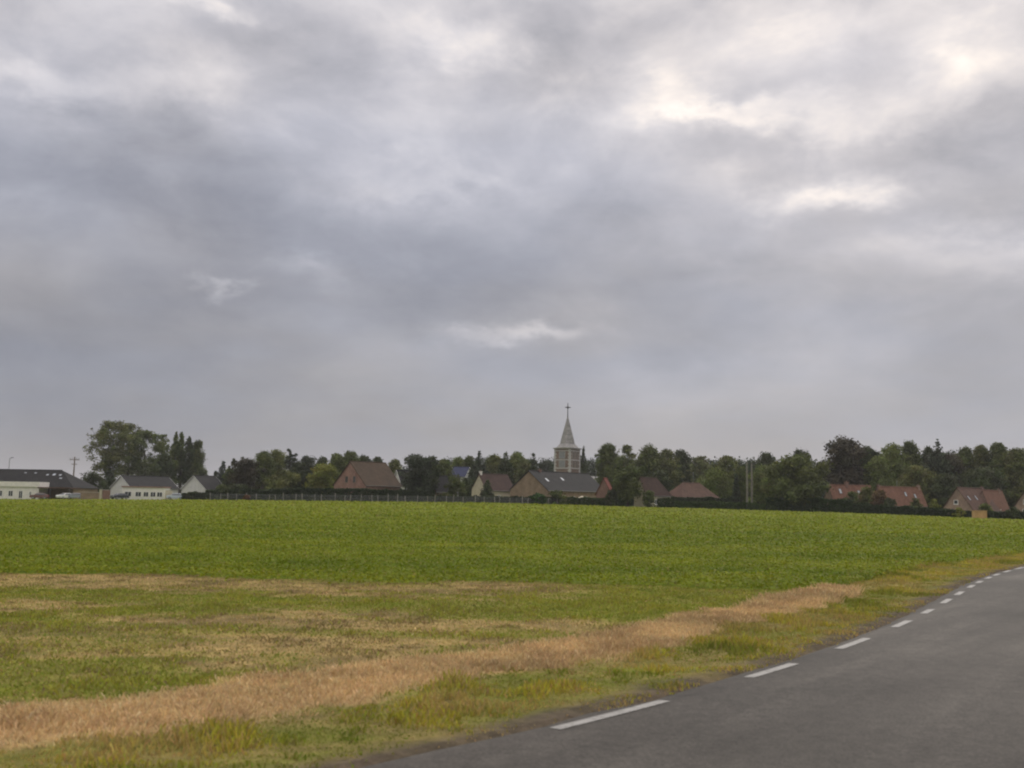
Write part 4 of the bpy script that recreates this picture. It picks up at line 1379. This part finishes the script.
DKG, MDG, OLV, LTG, YLG, BLU, CPR, PAL = (.050, .064, .025), (.080, .100, .028), (.102, .114, .034), (.112, .140, .034), (.150, .162, .030), (.046, .058, .034), (.052, .047, .030), (.122, .134, .056)  # (.030, .048, .018), (.042, .066, .020), (.056, .072, .024), (.066, .100, .026), (.105, .130, .026), (.028, .042, .028), (.036, .034, .022), (.072, .092, .038)
TREES = [
    # kind, label, px, width px, top py, D, colour, extra
    ('poplar_tree', 'tallest broad poplar at left with open crown and bare lower trunk', 108, 42, 421, 'loose', 330, OLV, dict(bottom=475, cov=1.8)),
    ('poplar_tree', 'darker broad poplar at the right of the three joined ones', 143, 36, 430, 'loose', 338, MDG, dict(bottom=475, cov=1.8)),
    ('poplar_tree', 'pale green poplar in the middle of the three joined broad ones', 127, 30, 423, 'loose', 345, PAL, dict(bottom=474, cov=1.6)),
    ('poplar_tree', 'thin wispy tree between broad poplars and pointed poplars', 160, 13, 434, 'loose', 345, MDG, dict(bottom=462, cov=1.0)),
    ('lombardy_poplar', 'leftmost pointed poplar of the close row, slim and straight', 173.2, 9, 431.5, 'column', 310, MDG, dict(bottom=486)),
    ('lombardy_poplar', 'pointed poplar with sharp tip, second in the close row', 179, 9, 432.5, 'column', 313, MDG, dict(bottom=486)),
    ('lombardy_poplar', 'pointed poplar in the middle of the close row, slightly lower', 186.5, 11, 436.5, 'column', 310, DKG, dict(bottom=486)),
    ('lombardy_poplar', 'rightmost pointed poplar of the close row with ragged side', 195.5, 15, 440, 'column', 312, MDG, dict(bottom=484)),
    ('round_tree', 'dark round bushy tree left of the first white gable', 92, 27, 472, 'dome', 262, DKG, dict(bottom=496)),
    ('round_tree', 'dark shrubby tree under the tallest poplar', 108, 12, 470, 'round', 275, BLU, dict(bottom=495)),
    ('round_tree', 'dark leafy tree between broad poplars and pointed poplars above slate roof', 163, 20, 454, 'round', 300, DKG, {}),
    ('round_tree', 'low dark tree showing above the slate roof of the sun room house', 143, 26, 468, 'round', 300, DKG, {}),
    ('round_tree', 'low dark tree behind the second white gable', 201, 16, 469, 'round', 280, DKG, {}),
    ('conifer', 'small dark conifer, shortest of the group right of the white gables', 214.8, 15, 470, 'conifer', 265, BLU, {}),
    ('conifer', 'blue green conifer standing left of the dark copper tree', 221.8, 18, 460, 'conifer', 262, (.05, .065, .045), {}),
    ('round_tree', 'yellow green shrubby tree at the foot of the conifers', 227.5, 10, 468, 'round', 258, LTG, {}),
    ('conifer', 'tall dark conifer in front of the dark copper tree', 232, 22, 457, 'conifer', 255, DKG, {}),
    ('conifer', 'dark conifer tip rising from the dark copper tree', 240.8, 24, 455, 'conifer', 262, DKG, {}),
    ('copper_beech', 'very dark purplish broad tree left of the green garden trees', 243.5, 34, 458, 'dome', 250, CPR, dict(bottom=498)),
    ('garden_tree', 'mid green tall tree with light top right of purplish tree', 262, 24, 451, 'round', 258, MDG, {}),
    ('garden_tree', 'mid green tall tree with feathery top beside the bent conifer', 275.5, 24, 449, 'round', 262, OLV, dict(cov=2)),
    ('round_tree', 'olive green low broad tree above the hedge under the feathery tree', 284, 40, 470, 'bush', 238, OLV, {}),
    ('round_tree', 'small dark tree between bent conifer and dark rounded tree', 296.5, 18, 461, 'round', 252, DKG, {}),
    ('round_tree', 'dark rounded tree between bent conifer and yellow green tree', 306, 24, 456, 'round', 255, BLU, {}),
    ('round_tree', 'distant dark tree behind the yellow green tree', 321, 18, 457, 'round', 300, DKG, {}),
    ('garden_tree', 'bright yellow green round tree left of the pink brick house', 323.5, 33, 463, 'dome', 243, YLG, dict(bottom=494)),
    ('round_tree', 'dark green tree behind the left slope of the brown roof', 336, 20, 453.5, 'round', 275, MDG, {}),
    ('round_tree', 'dark green tree with feathery top behind the brown roof ridge', 349.5, 22, 451, 'round', 278, MDG, {}),
    ('round_tree', 'lower dark tree behind the middle of the brown roof', 363, 18, 455.5, 'round', 285, DKG, {}),
    ('round_tree', 'small dark tree behind the right end of the brown roof', 377, 14, 457, 'round', 285, DKG, {}),
    ('round_tree', 'grey green tree over the small slate cottage', 395, 16, 459, 'round', 290, OLV, {}),
    ('evergreen', 'big dark evergreen between brown roof and grey slate roof', 416.5, 32, 453.8, 'dome', 236, BLU, dict(bottom=500, cov=3.2)),
    ('evergreen', 'narrower dark evergreen leaning on the right of the big one', 430, 18, 455.5, 'dome', 240, DKG, dict(bottom=498, cov=3)),
    ('garden_tree', 'mid green tree right of the evergreens with sky above', 444, 18, 459, 'round', 270, MDG, {}),
    ('garden_tree', 'pale green tree behind the blue slate roof', 457, 20, 457, 'round', 305, LTG, {}),
    ('round_tree', 'dark green tree left of the tall dark conifer', 468, 14, 455.5, 'round', 300, MDG, {}),
    ('round_tree', 'dark bushy tree hiding the white gable of the blue roofed house', 466.5, 16, 477.5, 'round', 262, DKG, {}),
    ('shrub', 'large green shrub below the blue slate roof', 455, 22, 477, 'bush', 240, MDG, {}),
    ('conifer', 'tall dark conifer behind the cream bungalow', 478.7, 30, 450, 'conifer', 268, BLU, dict(cov=3.2)),
    ('round_tree', 'olive tree between the two dark conifers over the brown roof', 493, 20, 454, 'round', 285, OLV, {}),
    ('conifer', 'broad dark conifer behind the brown roof, right of the olive tree', 505, 28, 450, 'conifer', 275, DKG, dict(cov=3.2)),
    ('garden_tree', 'light green tree with thin top left of the steeple', 516, 20, 451.5, 'round', 285, LTG, {}),
    ('garden_tree', 'pale green rounded tree behind the large tan gable', 524, 18, 459, 'round', 272, PAL, {}),
    ('pine_tree', 'small dark pine with clipped top left of the steeple', 532.6, 8, 452.5, 'pine', 268, DKG, {}),
    ('conifer', 'narrow dark conifer close to the right of the belfry', 583, 12, 445.5, 'conifer', 350, DKG, {}),
    ('conifer', 'tiny dark conifer in front of the cream bungalow', 487.2, 14, 479, 'conifer', 243, DKG, dict(bottom=499)),
    ('garden_tree', 'green tree with pointed top right of the church nave', 608, 22, 443.5, 'round', 285, MDG, {}),
    ('garden_tree', 'open crowned tree with gaps behind the round dark tree', 627, 18, 445, 'loose', 290, OLV, dict(cov=1.7, bottom=480)),
    ('garden_tree', 'large green tree with ragged top behind the plum roof', 649.5, 28, 444.5, 'round', 280, MDG, {}),
    ('garden_tree', 'light green tree behind the left part of the dull red roof', 666, 22, 449, 'round', 285, OLV, {}),
    ('round_tree', 'dark round topped tree above the dull red hip roof', 681.5, 22, 450, 'round', 300, DKG, {}),
    ('garden_tree', 'tree with pale greyish leaves above the tall aerial', 701, 22, 456, 'loose', 285, PAL, dict(cov=2)),
    ('garden_tree', 'olive tree with thin open crown left of the concrete poles', 727, 24, 455, 'loose', 285, OLV, dict(cov=1.8)),
    ('round_tree', 'light green low tree behind the right end of the dull red roof', 716, 30, 468, 'round', 268, LTG, {}),
    ('round_tree', 'dark tree trunked behind plum roof and dull red roof', 660, 20, 470, 'round', 262, DKG, {}),
    ('round_tree', 'round dark green tree in front of the plum roofed cottage', 628, 31, 465.5, 'dome', 234, MDG, dict(bottom=500, cov=3)),
    ('shrub', 'small green shrub in front of the plum roofed cottage', 649, 15, 490.5, 'bush', 233, MDG, {}),
    ('shrub', 'dark shrub at the right corner of the small red outbuilding', 612, 14, 488, 'bush', 236, DKG, {}),
    ('conifer', 'narrow dark cypress left of the concrete poles', 736.5, 10, 473, 'conifer', 240, BLU, dict(cov=3.4)),
    ('round_tree', 'thin dark tree just behind the two concrete poles', 742, 12, 466, 'round', 262, MDG, {}),
    ('round_tree', 'dark rounded tree peeking over the right of the concrete poles', 766.5, 22, 452.5, 'round', 275, DKG, {}),
    ('garden_tree', 'lighter green tree between concrete poles and huge bushy tree', 764, 24, 465, 'round', 250, LTG, {}),
    ('round_tree', 'dark rounded tree top behind the huge bushy green tree', 803, 24, 449, 'round', 275, DKG, {}),
    ('broad_tree', 'huge bushy green tree right of the poles reaching down to hedge', 800, 68, 454.5, 'dome', 228, MDG, dict(bottom=504, cov=3.2)),
    ('garden_tree', 'green tree filling left shoulder of the huge bushy tree', 778, 30, 462, 'dome', 232, OLV, dict(bottom=502)),
    ('copper_beech', 'tallest very dark round tree behind the orange roofs', 846, 50, 436.5, 'dome', 265, CPR, dict(bottom=500, cov=3.2)),
    ('round_tree', 'very dark tree on the right shoulder of the tallest dark tree', 868, 30, 446.5, 'dome', 270, DKG, dict(cov=3)),
    ('garden_tree', 'mid green low tree in front of the dark trees over chimney', 879, 26, 456, 'round', 262, LTG, {}),
    ('garden_tree', 'green tree with lighter top right of the tallest dark tree', 896, 30, 443.5, 'round', 272, LTG, {}),
    ('round_tree', 'green tree with pointed top left of the dark conifer', 911, 22, 441.5, 'round', 275, MDG, {}),
    ('round_tree', 'small dark tree left below the dark conifer', 929.5, 13, 446, 'round', 270, DKG, {}),
    ('conifer', 'dark conifer with blunt top above the orange roofs', 939.5, 40, 438, 'conifer', 252, BLU, dict(cov=3.4)),
    ('copper_beech', 'brownish rounded tree in front of the dark conifer', 945, 40, 453, 'dome', 258, (.046, .042, .024), {}),
    ('round_tree', 'green tree right of the dark conifer behind pale gabled house', 967, 22, 447, 'round', 268, MDG, {}),
    ('round_tree', 'mid green tree between its taller neighbours over the bright skylights', 982, 20, 445, 'round', 265, OLV, {}),
    ('round_tree', 'tall green tree with double top near the right edge', 1000, 24, 442.5, 'round', 262, MDG, {}),
    ('round_tree', 'tall green tree cut off by the right edge', 1021, 30, 448, 'round', 258, OLV, {}),
    ('round_tree', 'low olive tree behind the long orange roof', 918, 36, 466, 'round', 250, OLV, {}),
    ('round_tree', 'low dark tree behind the gap between long orange roof and pale house', 948, 30, 474, 'round', 245, DKG, {}),
    ('round_tree', 'low dark tree behind the chimneys of the pale gabled house', 985, 40, 468, 'round', 245, DKG, {}),
    ('shrub', 'round green shrub covering the right of the leftmost orange house', 852, 20, 491.5, 'bush', 220, MDG, {}),
    ('shrub', 'grey green shrub between the two orange roofs', 867, 20, 486.5, 'bush', 218, OLV, {}),
    ('shrub', 'reddish brown shrub at the left of the long orange roof', 880, 18, 489.5, 'bush', 214, (.10, .065, .03), {}),
    ('shrub', 'dark green shrub in front of the long orange roof', 889, 16, 498, 'bush', 211, DKG, {}),
    ('shrub', 'small dark shrub under the left skylight of the long orange roof', 916, 14, 498, 'bush', 206, MDG, {}),
    ('shrub', 'yellow green shrub at the right end of the long orange roof', 934, 12, 499, 'bush', 202, YLG, {}),
    ('shrub', 'yellow green bush in front of the pale gable', 959, 13, 507.5, 'bush', 196, YLG, {}),
    ('shrub', 'yellow green bush directly behind the tan crate', 985, 15, 503.5, 'bush', 196, LTG, {}),
    ('shrub', 'dark bush at the right edge below the cut off house', 1013, 14, 507, 'bush', 192, DKG, {}),
    ('shrub', 'reddish brown low bush behind the fence posts at left', 247, 9, 494.5, 'bush', 227, (.13, .065, .03), {}),
    ('shrub', 'dark bush at the foot of the purplish tree', 238, 40, 484, 'bush', 232, DKG, {}),
    ('shrub', 'dark green bush at the corner of the second white bungalow', 221, 18, 484, 'bush', 236, MDG, {}),
    ('shrub', 'low green bush in front of the second white gable', 194, 22, 491.5, 'bush', 238, DKG, {}),
    ('shrub', 'green bush growing under the eaves of the tan brick house', 557, 22, 490.5, 'bush', 238.5, MDG, {}),
    ('shrub', 'clipped bright green bush left of the cream parasol', 538, 18, 493, 'bush', 237, (.04, .085, .02), {}),
    ('shrub', 'olive bush beside the fence right of the dark evergreen', 444, 14, 492, 'bush', 236.5, OLV, {}),
]


def pine(label, px, wpx, top, D, base):
    p_ = at(px, D)
    H = height(px, top, D)
    root = empty('pine_tree', p_, 0, label, 'tree')
    Rr = wpx / 2000 * D
    ct = [(0, 0, H - .55), (.15, 0, H - .7), (-.5, 0, H - 2.4), (.5, .1, H - 2.7), (0, .2, H - 2.2), (-.7, 0, H - 4.2), (.7, 0, H - 4.5), (0, 0, H - 4)]
    rd = [.62, .5, .7, .75, .7, .8, .8, .9]
    co_, cl_ = leaf_cloud(ct, rd, 900, .32, base)
    raw_mesh('crown', co_, 4, M_LEAF, cl_, root)
    MB().tube([(0, 0, -.3), (0, 0, H - .6)], [.2, .07], 8).build('trunk', M_BARK, root)


def bent_conifer():
    D = 252
    p_ = at(288.5, D)
    root = empty('bent_conifer', p_, 0, 'dark conifer with crooked bent tip rising over the garden trees', 'tree')
    hz = lambda py: height(288, py, D)
    s_ = D / 1000
    path = [(0, 462), (.5, 456), (.2, 452.5), (-1.4, 450), (-3.4, 449.6)]
    ct, rd = [], []
    for (a, b), (c_, d_) in zip(path[:-1], path[1:]):
        for t in (0, .5):
            ct.append(((a + (c_ - a) * t) * s_, 0, hz(b + (d_ - b) * t))); rd.append(.42 if b < 454 else .55)
    for (a, b) in ((2.5, 455.5), (4.5, 455), (6, 454.6), (-2, 458), (3, 459.5), (5, 460), (-3.5, 462), (1, 464), (4, 465), (-2, 467), (2, 469), (0, 473), (3, 477), (-3, 477), (0, 482)):
        ct.append((a * s_, random.uniform(-.5, .5), hz(b))); rd.append(.5 if b < 457 else .85)
    co_, cl_ = leaf_cloud(ct, rd, 2600, .30, BLU)
    raw_mesh('crown', co_, 4, M_LEAF, cl_, root)
    MB().tube([(0, 0, -.3), (0, 0, hz(470)), (.1, 0, hz(458)), (.05, 0, hz(452.5)), (-.35, 0, hz(450)), (-.8, 0, hz(449.6))], [.28, .2, .12, .09, .06, .03], 8).build('trunk', M_BARK, root)


for (nm, lab, px, wpx, top, kind, D, colr_, kw) in TREES:
    if kind == 'pine': pine(lab, px, wpx, top, D, colr_)
    else: tree(nm, lab, px, wpx, top, kind, D, colr_, cat='shrub' if nm == 'shrub' else 'tree', **kw)
bent_conifer()


# ------------------------------------------------------------------ hedges
def hedge(label, pts, depth, base, n_per=80, rough=.16):
    """clipped hedge through (px, D, top py) points: dense leaf faces on and inside a long block"""
    P = [(at(px, D), height(px, py, D)) for px, D, py in pts]
    o0 = P[0][0].copy()
    root = empty('hedge', o0, 0, label, 'hedge')
    cos_, cols_, rail = [], [], []
    mb = MB()
    for (a, ha), (b, hb) in zip(P[:-1], P[1:]):
        d = b - a
        L = math.hypot(d.x, d.y)
        n = int(L * (max(ha, hb) + depth) * n_per)
        u = RNG.random(n)
        h_ = ha + (hb - ha) * u
        w_ = RNG.uniform(-.05, 1.0, n)
        zf = RNG.random(n)
        surf = RNG.random(n) < .7
        zf = np.where(RNG.random(n) < .25, RNG.uniform(.88, 1.03, n), zf)
        w_ = np.where(surf, RNG.uniform(-.12, .15, n), w_)
        bump_ = (fbm(u * L * .55 + a.x * .1, u * 0 + 1.3, 81) - .5) * rough * 4
        z = zf * (h_ + bump_) + RNG.normal(0, .05, n)
        nx_, ny_ = -d.y / L, d.x / L
        pos = np.stack([a.x + d.x * u + nx_ * w_ * depth - o0.x, a.y + d.y * u + ny_ * w_ * depth - o0.y, a.z + d.z * u + z - o0.z], 1)
        nrm = RNG.normal(size=(n, 3)) + np.array((0, -.4, .5))
        nrm /= np.linalg.norm(nrm, axis=1)[:, None]
        t1 = np.cross(nrm, RNG.normal(size=(n, 3)))
        t1 /= np.linalg.norm(t1, axis=1)[:, None]
        t2 = np.cross(nrm, t1)
        s1 = (RNG.uniform(.14, .32, n))[:, None]
        Q = np.stack([pos - t1 * s1, pos + t2 * s1 * .7, pos + t1 * s1, pos - t2 * s1 * .7], 1).reshape(-1, 3)
        cl = fbm(u * L * .35, z * .8, 91)
        c_ = np.asarray(base)[None] * (.7 + .6 * cl)[:, None] * RNG.uniform(.75, 1.25, (n, 1))
        cos_.append(Q)
        cols_.append(c_)
        k = int(L / 1.2) + 1
        for i in range(k):
            t = (i + .5) / k
            q_ = a + d * t - o0
            rail.append(Vector((q_.x + nx_ * depth / 2, q_.y + ny_ * depth / 2, q_.z + .25)))
            mb.tube([(q_.x + nx_ * depth / 2, q_.y + ny_ * depth / 2, q_.z - .3), (q_.x + nx_ * depth / 2, q_.y + ny_ * depth / 2, q_.z + min(ha, hb) * .8)], [.05, .03], 5)
    raw_mesh('foliage', np.concatenate(cos_), 4, M_LEAF, np.clip(np.concatenate(cols_), 0, 1), root)
    mb.tube(rail, [.05] * len(rail), 5)
    mb.build('stems', M_BARK, root)


e = edge
hedge('long clipped dark hedge behind the pale posts from conifers to evergreen', [(206, e(206) + 2.2, 490.5), (262, e(262) + 2.0, 490), (272, e(272) + 2, 489.3), (340, e(340) + 2, 489), (432, e(432) + 2, 491.5)], 1.3, (.030, .046, .018))
hedge('low dark hedge behind the posts below the cream bungalow and tan gable', [(433, e(433) + 2, 496.5), (500, e(500) + 2, 497), (566, e(566) + 2, 497.5)], 1.0, (.030, .044, .016))
hedge('low green hedge right of the last fence post, under the plum roof', [(567, e(567) + 1, 497.8), (620, e(620) + 1, 498.5), (672, e(672) + 1, 499.2)], 1.2, (.045, .072, .018))
hedge('low light green hedge from plum roofed cottage to the concrete poles', [(674, e(674) + 1.2, 501.5), (720, e(720) + 1, 502.5), (765, e(765) + 1, 504)], 1.2, (.050, .082, .020))
hedge('tall dark hedge at the foot of the huge bushy tree', [(766, e(766) + 1, 498), (800, e(800) + 1, 498.2), (852, e(852) + 1, 500)], 1.4, (.032, .056, .016))
hedge('dark hedge along the field below the orange roofs', [(853, e(853) + 1, 503.5), (900, e(900) + 1, 507), (945, e(945) + 1, 509)], 1.2, (.032, .050, .018))
hedge('low dark hedge along the field behind the tan crate', [(946, e(946) + 2, 510.5), (990, e(990) + 2, 511.5), (1060, e(1060) + 2, 513), (1300, e(1300) + 2, 517)], 1.1, (.030, .046, .018))
hedge('narrow dark hedge upper row behind the dull red bungalow front', [(672, 240, 497.5), (735, 240, 498.5)], 1.0, (.034, .050, .018))
hedge('ragged dark hedge in front of the pale blue grey car', [(182, 237, 493.5), (206, 237, 492.5)], 1.0, (.032, .050, .018))


# ------------------------------------------------------------------ far wood behind the village (one mass)
def far_wood():
    cos_, cols_ = [], []
    segs = [(80, 330, 478, 380, 40), (330, 450, 462, 350, 34), (440, 560, 456.5, 380, 52), (545, 625, 456.0, 390, 40), (600, 760, 457, 330, 60), (740, 860, 458, 320, 40), (855, 1060, 449.5, 310, 80), (1060, 1420, 453, 300, 60), (-60, 90, 481, 370, 24)]
    for a, b, py, D, n in segs:
        ct, rd = [], []
        for i in range(n):
            px = a + (b - a) * (i + random.random()) / n
            Dd = D + random.uniform(-8, 14)
            r_ = random.uniform(1.8, 3.2)
            q_ = at(px, Dd)
            H = height(px, py + 4 + 5 * math.sin(i * 1.7 + a) * math.sin(i * .61) - random.uniform(0, 2.5), Dd)
            z = H - r_
            while z > 0:
                ct.append((q_.x + random.uniform(-1, 1), q_.y + random.uniform(-1, 1), q_.z + z))
                rd.append(r_)
                z -= r_ * 1.2
        co_, cl_ = leaf_cloud(ct, rd, len(ct) * 130, .62, (.032, .045, .022))
        cos_.append(co_)
        cols_.append(cl_)
    tag(raw_mesh('distant_wood', np.concatenate(cos_), 4, M_LEAF, np.concatenate(cols_)), kind='stuff')


far_wood()


# ------------------------------------------------------------------ haze: thin evening air round the whole place
def haze():
    o = MB().box(-3620, 3640, -640, 5200, -3, 48).build('haze', bpy.data.materials.new('haze_air'))
    m = o.data.materials[0]
    m.use_nodes = True
    t = m.node_tree
    t.nodes.clear()
    q_ = G(t)
    v_ = q_.n('ShaderNodeVolumePrincipled')
    v_.inputs['Color'].default_value = (.93, .93, .95, 1)
    v_.inputs['Density'].default_value = .00013
    v_.inputs['Anisotropy'].default_value = .2
    out = q_.n('ShaderNodeOutputMaterial')
    q_.l(v_.outputs[0], out.inputs['Volume'])
    tag(o, kind='stuff')


haze()
